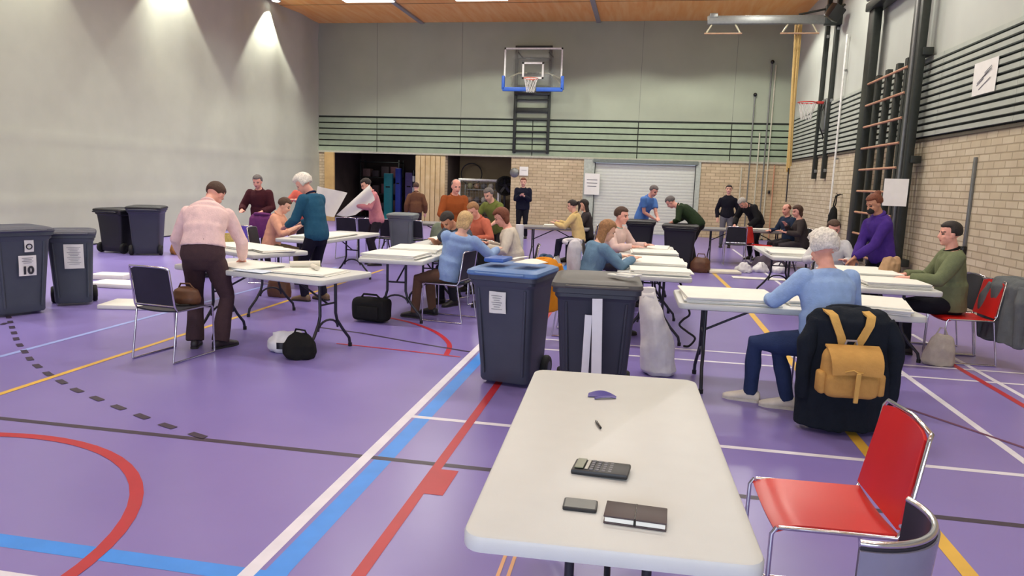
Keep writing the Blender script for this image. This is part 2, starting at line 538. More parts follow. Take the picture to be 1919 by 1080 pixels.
wall_left = struct('wall_left', wl, cu, None, 60)
struct('wall_left_outer', MB().span((XL-.3, YF, 0), (XL-.12, YS, ZC)), mat('plain_wall', (190, 188, 178)), wall_left)

# store rooms behind the back wall
dk = mat('store_wall_dark', (70, 58, 54), rough=.9, var=.2, scale=2); st = mat('store_wall_beige', (150, 132, 104), rough=.85, var=.1, scale=2)
sA = MB(); sA.span((XL, YS, 0), (-7.4, YS+.1, 2.7)); sA.span((-7.45, YB+.3, 0), (-7.35, YS, 2.7)); sA.span((XL-.1, YB+.3, 0), (XL, YS, 2.7))
struct('wall_store_dark', sA, dk)
sB = MB(); sB.span((-7.35, YS, 0), (-4.2, YS+.1, 2.7)); sB.span((-4.3, YB+.3, 0), (-4.2, YS, 2.7))
struct('wall_store_beige', sB, st)
struct('ceiling_store', MB().span((XL-.1, YB+.3, 2.62), (-4.2, YS+.1, 2.72)), mat('store_ceiling', (120, 84, 66), rough=.8))
struct('trim_2', MB().rbox((-11.08, YB-.06, 1.22), (.36, .1, 2.44), .01), beige)
# beige folded door leaf against the pillar
fd = MB()
for i in range(6): fd.rbox((-7.8+.18*i, YB-.05, 1.2), (.165, .06, 2.4), .012)
struct('door_2', fd, wood_mat('beige_door', (190, 164, 118), (206, 184, 142), .6, 1.2), None, 30)
# ================================================================== LIGHTS
lampm = emit('tube_white', (255, 250, 240), 9)
house = mat('luminaire_grey', (200, 200, 196), rough=.4)
def spot(name, loc, power, size, blend, rad=.25, tilt=(0, 0)):
    l = bpy.data.lights.new(name, 'SPOT'); l.energy = power; l.spot_size = R(size); l.spot_blend = blend; l.shadow_soft_size = rad
    l.color = (1.0, .98, .89)
    o = bpy.data.objects.new(name, l); COL.objects.link(o); o.location = loc
    o.rotation_euler = (R(tilt[0]), R(tilt[1]), 0)
    return o
# cut-off reflectors: spots without the Lambert fall-off
def area(name, loc, power, sx, sy, col=(1, .985, .89), rot=(0, 0, 0), spread=180):
    l = bpy.data.lights.new(name, 'AREA'); l.energy = power; l.shape = 'RECTANGLE'; l.size = sx; l.size_y = sy; l.color = col
    l.spread = R(spread)
    o = bpy.data.objects.new(name, l); COL.objects.link(o); o.location = loc; o.rotation_euler = [R(a) for a in rot]
    return o
# rows of hall luminaires
lum = None
k = 0
for iy, y in enumerate((-1.5, 3.0, 7.5, 12.0, 16.5, 20.8)):
    for ix, x in enumerate((-8.3, -4.9, -.6, 2.6)):
        if ix > 0 and iy > 2:
            spot('hall_lamp_light', (x, y, ZC-.14), HALL*(0, 0, 0, 4.8, 6.2, 8.0)[iy], (0, 0, 0, 166, 160, 138)[iy], .12, .3)
        else: area('hall_lamp_light', (x, y, ZC-.14), HALL*(.2, .4, 1.15, 1.9, 2.0, 2.0)[iy]*(.6 if ix == 0 and iy > 1 else 1), 1.5, .3, spread=min((108, 134, 148, 160)[ix], (160, 160, 160, 155, 138, 110)[iy]))
        lab = f'ceiling luminaire, row {iy+1} from the camera end, number {ix+1} from the curtain'
        if lum is None:
            lum = thing('ceiling_luminaire', lab, 'ceiling lamp', (x, y, ZC), 0, 'hall ceiling luminaires')
            MB().rbox((0, 0, -.05), (1.6, .36, .1), .02).build('housing', house, lum)
            MB().box((0, 0, -.105), (1.5, .3, .012)).build('tube_panel', lampm, lum)
        else:
            dup(lum, (x, y, ZC), 0, lab)
# lamps close to the curtain: their cones make the bright scallops
for i, y in enumerate((2.3, 6.9, 11.5, 16.1, 20.7)):
    spot('curtain_lamp_light', (XL+.36, y, ZC-.16), CURT, 86, .2, .06)
    if i >= 2:
        t = thing('round_downlight', f'round downlight by the curtain, number {i+1} from the camera end', 'ceiling lamp', (XL+.36, y, ZC), 0, 'curtain downlights')
        MB().lathe([(.14, -.1), (.15, -.1), (.15, 0), (.1, 0)]).build('housing', house, t)
        MB().lathe([(.11, -.106), (.11, -.098)]).build('diffuser', lampm, t)
# daylight from the window wall behind the camera
area('window_light', (-1.2, YF+.05, 1.9), DAY, 9, 1.8, (.78, .88, 1.0), (90, 0, 0))
# store rooms
area('store_lamp_light', (-6.9, 25.6, 2.55), 26, .9, .2)
area('store_lamp_light', (-9.6, 26.4, 2.55), 5, .9, .2)
t = thing('store_luminaire', 'lit white lamp under the ceiling of the right-hand store room', 'ceiling lamp', (-6.95, 25.2, 2.62))
MB().rbox((0, 0, -.03), (.7, .16, .06), .015).build('housing', house, t)
MB().box((0, 0, -.065), (.64, .12, .012)).build('tube_panel', lampm, t)
w = bpy.data.worlds.new('hall_world'); SC.world = w; w.use_nodes = True
w.node_tree.nodes['Background'].inputs[0].default_value = (.8, .88, 1, 1); w.node_tree.nodes['Background'].inputs[1].default_value = .5
# ================================================================== FURNITURE
tabw = mat('table_white', (204, 206, 204), rough=.42, var=.02, scale=8, bump=.03, bscale=200)
legm = mat('table_leg_dark', (44, 44, 52), rough=.4, metal=.3, var=.05)
legh = mat('table_leg_grey', (70, 72, 88), rough=.4, metal=.3, var=.05)
rubm = mat('rubber_black', (22, 22, 24), rough=.8)
chrome = mat('chrome', (214, 214, 220), rough=.18, metal=1.0, var=.03)
paperm = mat('paper_white', (232, 231, 224), rough=.85, var=.025, scale=9)
paper2 = mat('paper_cream', (224, 219, 204), rough=.85, var=.03, scale=9)
paperp = mat('paper_print', (214, 214, 208), rough=.85, var=.12, scale=60)
inkm = mat('ink_grey', (120, 120, 126), rough=.8)
inkd = mat('ink_dark', (50, 50, 56), rough=.8)

def table(name, label, x, y, rz, L=1.83, W=.76, top=None, leg=None, splay=True):
    t = thing(name, label, 'table', (x, y, 0), rz, 'white folding tables')
    top = top or tabw; leg = leg or legm
    m = MB()
    rings(m, [(rrect(L-.03, W-.03, .045), .690), (rrect(L-.006, W-.006, .05), .696), (rrect(L, W, .055), .706), (rrect(L, W, .055), .730),
              (rrect(L-.008, W-.008, .052), .738), (rrect(L-.022, W-.022, .047), .741)])
    m.build('table_top', top, t, 35)
    for sx in (-1, 1):
        lx = sx*(L/2-.24)
        f = MB()
        for sy in (-1, 1):
            pth = [(lx, sy*.11, .70), (lx, sy*.11, .36), (lx, sy*.13, .29), (lx+sx*.01, sy*.2, .19), (lx+sx*.015, sy*.29, .09), (lx+sx*.015, sy*.305, .02)]
            f.tube(pth, .0145, 10)
        arc = [(lx, .11*math.cos(R(a))*1.1, .22+.09*math.sin(R(a))*1.0) for a in range(0, 181, 20)]
        f.tube([(lx, q[1]*1.15, q[2]) for q in arc], .011, 8)
        f.tube([(lx, -.11, .46), (lx, .11, .46)], .010, 8)
        f.tube([(lx, -.26, .695), (lx, .26, .695)], .0145, 8)
        fo = f.build('leg', leg, t, 60)
        for sy in (-1, 1): MB().tube([(lx+sx*.015, sy*.305, 0), (lx+sx*.015, sy*.305, .035)], .019, 10).build('rubber_foot', rubm, fo, 50)
        MB().tube([(lx, 0, .46), (lx-sx*.2, 0, .56), (lx-sx*.46, 0, .685)], .010, 8).build('brace', leg, t, 60)
    return t
T = {}
T['near'] = table('folding_table', 'large bare white table in the foreground holding a calculator and phone', -.06, 2.53, 92, 1.69, .768)
T['left'] = table('folding_table', 'white table strewn with papers in front of the person in pale pink', -3.48, 6.28, -15)
T['left2'] = table('folding_table', 'white table behind the pale pink sweater, by the person in teal', -4.86, 7.97, -28)
T['left3'] = table('folding_table', 'white table farther back under the large sheets being unfolded', -4.62, 10.1, 85)
T['mid'] = table('folding_table', 'white table with legs behind the black holdall, left of the pale blue shirt', -2.72, 8.36, 90)
T['mid2'] = table('folding_table', 'white table behind the pale blue shirt, in front of the orange shirt', -2.75, 10.25, 90)
T['den'] = table('folding_table', 'white table piled with ballots beside the denim jacket', .15, 8.15, 90)
T['den2'] = table('folding_table', 'white table in front of the man in a pale pink shirt', .10, 10.05, 90)
T['cross'] = table('folding_table', 'long white table in front of the white-haired person in light blue', 1.23, 6.06, 1)
T['right'] = table('folding_table', 'white table with ballot piles in front of the man in green', 2.46, 8.15, 90)
T['right2'] = table('folding_table', 'white table behind the white-haired head, left of the purple hoodie', 2.15, 11.0, 90)
tgrey = mat('table_grey', (128, 126, 128), rough=.5, var=.05)
T['back1'] = table('folding_table', 'grey table at the back by the person in yellow', -1.75, 14.6, 0, 1.4, .7, tgrey)
T['back2'] = table('folding_table', 'grey table at the back under the stooping dark jacket', 2.25, 16.6, 0, 1.9, .75, tgrey)
T['back3'] = table('folding_table', 'grey table at the back behind the unfolded sheets', -4.6, 14.2, 0, 1.8, .75, tgrey)

# ---- stacking chairs -------------------------------------------------
def chair(label, x, y, rz, colr, name='stacking_chair', group='stacking chairs', frame=None):
    """front faces -Y in its own frame"""
    t = thing(name, label, 'chair', (x, y, 0), rz, group)
    frame = frame or chrome
    m = MB()
    def seat(u, v):
        xx = (u-.5)*.42; yy = -.21+.42*v
        zz = .45-.012*math.cos((u-.5)*math.pi)-.022*max(0, (.22-v)/.22)**2
        return (xx, yy, zz)
    m.sheet(seat, 10, 12, .014).build('seat', colr, t, 50)
    def back(u, v):
        s_ = (u-.5)*(.42-.03*v)
        yy = .205+.06*v+.022*math.cos((u-.5)*math.pi)*v
        zz = .475+.35*v-.02*(abs(u-.5)*2)**6*v
        return (s_, yy, zz)
    m = MB(); m.sheet(back, 12, 10, .013); bk = m.build('backrest', colr, t, 50)
    for sx in (-1, 1):
        X = sx*.218
        MB().tube([(X, -.205, .445), (X, -.222, .42), (X*1.02, -.225, .012)], .0085, 8).build('leg', frame, t, 60)
        MB().tube([(X, .205, .44), (X*1.02, .27, .012)], .0085, 8).build('leg', frame, t, 60)
        MB().tube([(X*1.02, -.225, .009), (X*1.02, .27, .009)], .009, 8).build('runner', frame, t, 60)
    MB().tube([(-.218, -.2, .445), (-.218, .2, .445), (-.216, .225, .49), (-.210, .27, .808), (-.200, .28, .828), (0, .298, .834), (.200, .28, .828), (.210, .27, .808), (.216, .225, .49), (.218, .2, .445), (.218, -.2, .445)], .0085, 8).build('back_frame', frame, t, 60)
    MB().tube([(-.21, .212, .49), (.21, .212, .49)], .008, 8).build('crossbar', frame, t, 60)
    return t
redp = mat('red_plastic', (206, 30, 26), rough=.32, var=.04, scale=4)
blkp = mat('black_plastic', (26, 26, 32), rough=.5, var=.1)
navp = mat('navy_plastic', (30, 30, 44), rough=.5, var=.1)
purp = mat('purple_plastic', (110, 86, 190), rough=.4, var=.06)
gryp = mat('grey_plastic', (196, 194, 200), rough=.5, var=.05)
chair('red chair standing empty beside the large bare foreground table', .74, 2.77, -88, redp)
chair('red chair with a grey jacket on its back, near the brick wall', 3.2, 7.72, -88, redp)
chair('black chair with chrome legs behind the person in pale pink', -4.05, 5.60, 172, navp)
chair('dark chair under the black coat, carrying the mustard backpack', 1.45, 5.43, 186, blkp)
chair('black chair of the man in green', 3.22, 7.85+.35, -90, blkp)
chair('dark chair with chrome legs under the person in pale blue', -2.2, 8.02, -98, blkp)
chair('grey chair of the person in the denim jacket', -.62, 7.7, 90, gryp)
chair('chair of the man in a pale pink shirt', -.55, 10.2, 90, blkp)
chair('purple chair with the magenta coat', -6.0, 10.3, 174, purp)
chair('black chair of the person in the yellow jumper', -1.15, 14.5, -90, blkp)
chair('black chair standing empty before the grey table at the back', 2.0, 16.0, 178, blkp)
chair('red chair standing by the grey table at the back', 2.5, 15.9, 60, redp)
chair('black chair of the person in dark blue by the back corner', 3.25, 16.15, -62, blkp)
chair('black chair of the dark-haired person by the back corner', 3.4, 15.5, -95, blkp)
chair('black chair under the person in a peach top', -5.52, 9.92, 102, blkp)
chair('black chair of the dark-haired person with bare arms', -2.28, 9.30, 330, blkp)
chair('black chair under the person in the cream top', -1.58, 9.12, 280, blkp)
chair('black chair of the person in white beside the purple hoodie', 2.42, 9.80, 345, blkp)
chair('black chair of the person in a dark top behind the pale yellow jumper', -1.08, 14.92, 275, blkp)
for i, x in enumerate((-5.7, -5.25, -4.8, -4.35)):
    chair(f'black chair, number {i+1} from the curtain in the row behind the unfolded sheets', x, 13.4, 180, blkp)

# dark round-backed chair at the lower right edge
t = thing('tub_chair', 'dark round-backed chair with chrome rim behind the near red chair', 'chair', (.60, 1.975, 0), 30)
def tub(u, v):
    a = R(-62+124*u); r = .185+.02*v
    return (r*math.sin(a)*1.02, r*math.cos(a)*1.0-.0, .50+.29*v)
bkm = mat('tub_dark', (44, 42, 48), rough=.3, var=.05)
t.rotation_euler = (0, 0, R(-125))
MB().sheet(tub, 26, 6, .016).build('backrest', bkm, t, 60)
MB().sheet(lambda u, v: V(tub(u, v*.97))+V((math.sin(R(-62+124*u)), math.cos(R(-62+124*u)), 0))*.012, 26, 6, .006).build('outer_sheen', mat('tub_outer_sheen', (124, 122, 142), rough=.2, var=.04), t, 60)  # pale sheet over the dark back: its glossy reflection put in as colour
MB().tube([V(tub(i/26, 1))+V((0, 0, .006)) for i in range(27)], .010, 8).build('chrome_rim', chrome, t, 60)
m = MB(); rings(m, [(rrect(.34, .34, .1), .425), (rrect(.36, .36, .11), .435), (rrect(.36, .36, .11), .452), (rrect(.34, .34, .1), .46)])
m.build('seat', bkm, t)
for sx in (-1, 1):
    for sy in (-1, 1):
        MB().tube([(sx*.14, sy*.14, .43), (sx*.16, sy*.17, .012)], .010, 8).build('leg', chrome, t, 60)
    MB().tube([(sx*.13, .12, .43), (sx*.14, .135, .55)], .009, 8).build('back_post', chrome, t, 60)

# ---- wheelie bins ------------------------------------------------------
def wheelie(label, x, y, rz, body, lid, W=.56, D=.66, H=.97, lidopen=0, name='wheelie_bin'):
    """front faces -Y"""
    t = thing(name, label, 'bin', (x, y, 0), rz, 'wheelie bins')
    m = MB()
    def o(sx, sy, r=.05, dy=0): return [(p[0], p[1]+dy) for p in rrect(W*sx, D*sy, r, 4)]
    rings(m, [(o(.74, .66, .05, .03), .03), (o(.78, .70, .06, .03), .05), (o(.79, .715, .06, .03), .16), (o(.86, .80, .06, .015), .5), (o(.925, .90, .06, 0), H*.83), (o(.93, .905, .06, 0), H*.835), (o(.985, .96, .05, 0), H*.86), (o(.985, .96, .05, 0), H*.90)])
    # vertical ribs pressed in the front wall
    bo = m.build('body', body, t, 35)
    r = MB()
    for sx in (-1, 1):
        r.tube([(sx*W*.30, -D*.318, .10), (sx*W*.355, -D*.442, H*.82)], .012, 8)
    r.build('front_rib', body, bo, 60)
    m = MB(); rings(m, [(o(1.0, .985), H*.885), (o(1.04, 1.02), H*.89), (o(1.04, 1.02), H*.93), (o(1.01, .99), H*.935)])
    m.build('rim', body, t, 35)
    m = MB()
    rings(m, [(o(1.06, 1.03), 0), (o(1.08, 1.05), .012), (o(1.06, 1.03), .035), (o(.98, .94, .08), .05), (o(.86, .82, .09), .058), (o(.80, .76, .09), .05)])
    lo = m.build('lid', lid, t, 35); lo.location = (0, 0, H*.925)
    h = MB().tube([(-W*.36, -D*.56, .02), (-W*.30, -D*.585, .02), (W*.30, -D*.585, .02), (W*.36, -D*.56, .02)], .011, 8)
    h.build('lid_handle', lid, lo, 60)
    hb = MB().tube([(-W*.40, D*.50, H*.90), (-W*.40, D*.60, H*.91), (W*.40, D*.60, H*.91), (W*.40, D*.50, H*.90)], .014, 8)
    hb.build('handle', body, t, 60)
    for sx in (-1, 1):
        wm = Matrix.Translation((sx*W*.43, D*.33, .1)) @ Matrix.Rotation(R(90), 4, 'Y')
        w_ = MB().lathe([(.055, -.03), (.09, -.028), (.1, -.015), (.1, .015), (.09, .028), (.055, .03)], 20, 0, wm).build('wheel', rubm, t, 50)
        MB().lathe([(.03, -.034), (.05, -.032), (.05, .032), (.03, .034)], 14, 0, wm).build('hub', body, w_, 50)
    MB().tube([(-W*.43, D*.33, .1), (W*.43, D*.33, .1)], .012, 8).build('axle', chrome, t, 60)
    return t
binm = mat('bin_anthracite', (66, 69, 84), rough=.5, var=.06, scale=5)
bind = mat('bin_dark', (50, 53, 66), rough=.5, var=.06, scale=5)
bing = mat('bin_slate', (70, 77, 86), rough=.5, var=.06, scale=5)
bink = mat('bin_black', (24, 24, 30), rough=.5, var=.08, scale=5)
binl = mat('bin_grey_light', (104, 112, 116), rough=.5, var=.06, scale=5)
lidb = mat('lid_blue', (86, 122, 176), rough=.45, var=.05, scale=5)
lidg = mat('lid_brown_grey', (82, 80, 78), rough=.5, var=.05, scale=5)
B1 = wheelie('dark grey bin with blue lid and white sheet, left of the foreground table', -1.0, 5.66, -10, binm, lidb, .55, .62, .985)
B2 = wheelie('dark grey bin with grey lid behind the foreground table', -.30, 5.28, 3, bind, lidg, .60, .66, .99)
B3 = wheelie('dark grey bin numbered 10 at the left edge', -6.83, 6.72, 64, bing, binm, .60, .62, 1.0)
B4 = wheelie('dark grey bin with a plain white sheet, second from the left edge', -6.72, 7.42, 40, bing, binm, .50, .52, .92)
B5 = wheelie('black bin by the curtain, its wheels facing the room', -10.12, 12.45, 172, bink, bink, .66, .66, .88)
B6 = wheelie('black bin by the curtain, nearer the people of the two', -9.45, 12.35, 205, bind, bink, .60, .64, .96)
B7 = wheelie('light grey bin in the middle of the back, left of the green bag', -4.55, 13.2, 5, binl, binl, .50, .55, .98)
B8 = wheelie('black bin into which the person in dark green reaches', .76, 14.5, 175, bink, bink, .66, .62, .92)
B9 = wheelie('black bin in front of the person in a blue polo shirt', -.02, 15.6, 178, bink, bink, .60, .6, .92)
def bin_sheet(b, W, Hh, cx, cz, D, H, txt=None, extra=None, nm='paper_sign'):
    """paper taped on a bin's sloping front"""
    z0 = cz; yy = -D*(.355+.098*(z0-.16)/(H*.83-.16))
    tilt = math.atan2(D*.0975, H*.67)
    M_ = Matrix.Translation((cx, yy-.004, cz)) @ Matrix.Rotation(R(90)+tilt, 4, 'X')
    def g(u, v): return ((u-.5)*W, (v-.5)*Hh, .004+.004*math.sin(u*6+v*4))
    p_ = MB().sheet(g, 8, 8, .0015, 0, M_).build(nm, paperm, b, 60)
    return p_, M_
p_, M_ = bin_sheet(B1, .14, .175, -.03, .70, .62, .985)
ln = MB()
for i in range(7): ln.box((-.005, .055-.018*i, .009), (.09-.02*(i % 3), .004, .001), 0, None, M_)
ln.build('print_lines', inkm, p_)
p_, M_ = bin_sheet(B3, .17, .225, .04, .56, .62, 1.0)
text_mesh('10', .115, 'number', inkd, p_, M_ @ Matrix.Translation((.0, -.055, .0095)), .006)
ln = MB()
for i in range(4): ln.box((0, .085-.018*i, .009), (.11-.03*(i % 2), .005, .001), 0, None, M_)
ln.build('print_lines', inkm, p_)
# round house emblem sticker higher on that bin
p2, M2 = bin_sheet(B3, .09, .13, .06, .775, .62, 1.0, nm='sticker')
rg = MB().tube([(.027*math.cos(R(a)), .027*math.sin(R(a))-.005, .0085) for a in range(0, 360, 20)], .006, 6, 0, M2, closed=True)
rg.build('sticker_ring', inkd, p2, 60)
p_, M_ = bin_sheet(B4, .2, .29, .03, .60, .52, .92)
ln = MB()
for i in range(11): ln.box((0, .11-.02*i, .009), (.14-.03*(i % 3), .004, .001), 0, None, M_)
ln.build('print_lines', inkm, p_)

# ---- papers on tables ---------------------------------------------------
rp_ = random.Random(3)
def pile(label, x, y, z, w, d, h, rz, layers=None, m=None, group='ballot piles on the tables', jit=.02):
    n = layers or max(2, int(h/.012)); mb = MB(); hh = h/n
    for i in range(n):
        mb.rbox((rp_.uniform(-jit, jit), rp_.uniform(-jit, jit), hh*(i+.5)), (w-rp_.uniform(0, jit), d-rp_.uniform(0, jit), hh*.93), min(.0025, hh*.3), 1, 0, (0, 0, rp_.uniform(-2.5, 2.5)))
    o = mb.build('ballot_pile', m or paperm, None, 30)
    place(o, (x, y, z), rz); tag(o, label, 'paper pile', group); return o
TZ = .7415
# denim table
pile('tall ballot pile at the near end of the table beside the denim jacket', .22, 7.52, TZ, .62, .42, .05, 2)
pile('ballot pile under the hands of the person in denim', .2, 8.02, TZ, .6, .42, .075, -3)
pile('ballot pile at the far end of the table beside the denim jacket', .2, 8.62, TZ, .62, .5, .05, 1)
pile('ballot pile on the table before the man in a pale pink shirt', .18, 9.45, TZ, .58, .5, .06, 3)
pile('ballot pile at the far end, beyond the man in a pale pink shirt', .15, 10.3, TZ, .5, .6, .045, -4)
# cross table
pile('ballot pile at the left end of the table before the light blue sweater', .72, 6.04, TZ, .74, .66, .05, 2)
pile('ballot pile at the right end of the table before the light blue sweater', 1.85, 6.02, TZ, .5, .62, .055, -12)
pile('ballot pile in the middle of the table before the light blue sweater', 1.36, 6.12, TZ, .42, .5, .04, 4)
# right table
pile('ballot pile at the near end of the table before the man in green', 2.46, 7.55, TZ, .6, .5, .055, 3)
pile('ballot pile in the middle of the table before the man in green', 2.42, 8.1, TZ, .6, .46, .075, -2)
pile('ballot pile in front of the purple hoodie', 2.45, 8.65, TZ, .56, .42, .05, 4)
pile('ballot pile on the table behind the white-haired head', 2.1, 10.7, TZ, .58, .7, .04, -4)
# mid tables
pile('ballot pile at the near end of the table left of the pale blue shirt', -2.74, 7.78, TZ, .66, .56, .05, -3)
pile('ballot pile at the far end of the table left of the pale blue shirt', -2.74, 8.5, TZ, .62, .6, .055, 4)
pile('thick ballot pile behind the pale blue shirt', -2.62, 9.55, TZ, .5, .46, .085, 18)
pile('ballot pile at the far end behind the pale blue shirt', -2.75, 10.35, TZ, .6, .6, .04, -5)
# left tables
pile('ballot pile in the middle of the paper-strewn left table', -3.75, 6.28, TZ, .6, .46, .02, -20, 3)
pile('ballot pile at the right end of the paper-strewn left table', -3.0, 6.12, TZ, .56, .42, .022, -8, 3)
pile('ballot pile on the table by the person in teal', -4.75, 7.92, TZ, .9, .5, .028, -27, 4)
pile('ballot pile at the right end of the table by the person in teal', -4.2, 7.63, TZ, .3, .4, .03, -40, 4)
pile('ballot pile on the table under the unfolded sheets', -4.62, 9.9, TZ, .6, 1.0, .03, -3, 4)
pile('paper stack on the grey table at the back by the yellow jumper', -1.8, 14.6, TZ, .4, .3, .04, 4)
pile('paper stack on the grey table under the stooping dark jacket', 2.6, 16.6, TZ, .5, .35, .03, 4)
# loose sheets and rolls on the left table
o = MB().tube([(-.14, 0, .03), (.14, .03, .034)], [.028, .03], 14).build('paper_roll', paper2); place(o, (-3.15, 6.3, TZ+.022), 20)
tag(o, 'cream rolled paper on the paper-strewn left table', 'paper roll')
o = MB().tube([(-.1, 0, .022), (.1, .0, .022)], [.02, .022], 14).build('paper_roll', paper2); place(o, (-3.0, 6.2, TZ+.024), -50)
tag(o, 'smaller cream paper roll beside the larger one on the left table', 'paper roll')
def sheet_on(label, x, y, z, w, d, rz, m, bend=.01, name='paper_sheet', rot=None):
    def g(u, v): return ((u-.5)*w, (v-.5)*d, .003+bend*(math.sin(u*5+1)*math.sin(v*4)+1)*.5)
    o = MB().sheet(g, 10, 8, .0015).build(name, m, None, 60); place(o, (x, y, z), rz, rot); tag(o, label, 'paper sheet', 'loose paper sheets'); return o
pbl = mat('paper_bluish', (206, 218, 236), rough=.85, var=.03)
sheet_on('pale blue sheet near the edge of the paper-strewn left table', -3.5, 5.98, TZ+.002, .36, .16, -15, pbl, .008)
sheet_on('white sheet by the elbow of the person in pale pink', -4.12, 6.25, TZ+.002, .4, .3, -5, paperm, .012)
# large ballots unfolded by the two standing people
pr = paperp
def ball(u, v): return (-.36+.72*u, .05*math.sin(u*3)-.12*v, .62*v-.06*u)
# ================================================================== FOREGROUND TABLE ITEMS
blk = mat('black_glossy', (20, 20, 22), rough=.25)
calc = thing('calculator', 'black calculator with grey keys on the large bare foreground table', 'calculator', (-.082, 2.172, TZ), 84)
calc.scale = (1.1, 1.1, 1.1)
cb = mat('calculator_black', (32, 32, 36), rough=.45)
m = MB(); m.rbox((0, 0, .009), (.088, .162, .016), .005, 2, 0, (-2, 0, 0)); m.build('body', cb, calc, 40)
MB().rbox((0, .06, .0185), (.07, .026, .003), .001, 1, 0, (-2, 0, 0)).build('display', mat('lcd_green', (112, 118, 96), rough=.3), calc)
MB().rbox((0, .038, .0178), (.07, .010, .002), .0008, 1, 0, (-2, 0, 0)).build('solar_strip', mat('strip_pale', (170, 170, 160), rough=.3), calc)
km = mat('key_grey', (112, 112, 118), rough=.5)
for r in range(6):
    for c in range(5):
        MB().rbox((-.03+.015*c, .024-.0175*r, .0175-.0005*r), (.011, .0115, .005), .0015, 1).build('key', km, calc)
ph = thing('phone', 'grey smartphone lying flat, left of the dark wallet', 'phone', (-.125, 1.91, TZ), -90)
gm = mat('phone_grey', (96, 98, 96), rough=.4)
m = MB(); rings(m, [(rrect(.064, .094, .006), 0), (rrect(.066, .096, .007), .002), (rrect(.066, .096, .007), .008), (rrect(.063, .093, .006), .0095)])
m.build('case', cb, ph, 40)
MB().rbox((0, 0, .0098), (.058, .086, .0015), .0005, 1).build('screen', gm, ph)
ns = thing('notebook', 'dark brown wallet with white pages on the foreground table', 'wallet', (.030, 1.868, TZ), -93)
ns.scale = (1.08, 1.08, 1.1)
bw = mat('wallet_brown', (62, 44, 46), rough=.5)
MB().rbox((0, 0, .0195), (.088, .155, .005), .002, 2).build('cover', bw, ns, 40)
MB().rbox((0, 0, .0025), (.088, .155, .005), .002, 2).build('cover', bw, ns, 40)
MB().rbox((.003, 0, .011), (.078, .149, .012), .001, 1).build('pages', paperm, ns)
MB().rbox((.0, 0, .012), (.09, .006, .021), .002, 1).build('strap', blk, ns)
pen = thing('pen', 'short dark pen on the large bare foreground table', 'pen', (-.119, 2.61, TZ+.0055), 17)
MB().tube([(0, -.04, 0), (0, .028, 0)], .0048, 10).build('barrel', blk, pen, 60)
MB().tube([(0, .028, 0), (0, .045, 0)], [.0045, .001], 10).build('tip', inkm, pen, 60)
pp = thing('ribbon', 'small folded purple ribbon at the far end of the foreground table', 'ribbon', (-.125, 2.98, TZ), 0)
vm = mat('ribbon_violet', (66, 52, 140), rough=.5)
def rb(u, v): return (-.06+.12*u, -.02+.05*v*(1-.7*u)+.02*u, .004+.018*math.sin(math.pi*u)*v)
MB().sheet(rb, 12, 5, .002).build('upper_fold', vm, pp, 60)
def rb2(u, v): return (-.03+.09*u, -.045+.035*u+.02*v, .003+.006*math.sin(math.pi*u))
MB().sheet(rb2, 10, 4, .002).build('lower_fold', vm, pp, 60)

# ================================================================== BAGS, COATS, PAPERS
def blob(name, label, cat, secs, m, loc, rz=0, fold=.012, ff=7, vox=.012, group=None, n=16):
    """soft thing grown from elliptical slices (z, w, d, dx, dy)"""
    mb = MB().loft([((s[3] if len(s) > 3 else 0, s[4] if len(s) > 4 else 0, s[0]), (s[1], 0, 0), (0, s[2], 0)) for s in secs], n)
    t = thing(name, label, cat, loc, rz, group)
    fused(mb, 'body', m, vox, t, 3, fold, ff)
    return t
bagk = cloth('bag_black', (30, 30, 30))
t = thing('holdall', 'black boxy holdall on the floor left of the crouched pale blue shirt', 'bag', (-2.98, 7.6, 0), -6)
m = MB().rbox((0, 0, .145), (.44, .22, .27), .06, 3); fused(m, 'body', bagk, .012, t, 3, .012, 6)
MB().tube([(-.12, -.03, .275), (-.08, -.05, .32), (.08, -.05, .32), (.12, -.03, .275)], .012, 8).build('handle', bagk, t, 60)
MB().rbox((0, -.115, .12), (.26, .02, .14), .01, 2).build('pocket', bagk, t)
t = blob('soft_bag', 'black soft bag on the floor by the right leg of the paper-strewn table', 'bag', [(.0, .13, .10), (.05, .16, .12), (.13, .15, .11), (.2, .10, .07), (.235, .05, .03)], bagk, (-2.97, 5.83, 0), 10, .02, 9)
MB().tube([(-.06, 0, .2), (-.03, -.02, .27), (.05, -.02, .26), (.07, 0, .2)], .009, 8).build('handle', bagk, t, 60)
t = blob('plastic_bag', 'white plastic bag with a black print beside the black soft bag', 'bag', [(.0, .14, .10), (.04, .18, .13), (.1, .17, .12), (.15, .13, .07), (.19, .14, .03)], mat('plastic_white', (222, 222, 226), rough=.35, var=.05), (-3.2, 6.03, 0), 20, .02, 10)
MB().sheet(lambda u, v: (-.08+.1*u, -.125-.012*math.sin(u*3), .05+.06*v), 6, 5, .004).build('print', blk, t, 60)
bagb = mat('leather_brown', (98, 62, 40), rough=.5, var=.15)
t = blob('handbag', 'brown leather bag on the floor under the far left table', 'bag', [(0, .17, .08), (.08, .18, .09), (.2, .16, .07), (.25, .12, .04)], bagb, (-4.75, 8.75, 0), 0, .008)
MB().tube([(-.09, 0, .24), (-.06, 0, .34), (.06, 0, .34), (.09, 0, .24)], .01, 8).build('handle', bagb, t, 60)
t = blob('handbag', 'brown bag on the floor behind the ballot-piled tables in the centre', 'bag', [(0, .17, .12), (.08, .2, .14), (.2, .19, .12), (.29, .12, .06)], bagb, (1.17, 14.2, 0), 0, .015)
MB().tube([(-.09, 0, .27), (-.06, 0, .36), (.06, 0, .36), (.09, 0, .27)], .01, 8).build('handle', bagb, t, 60)
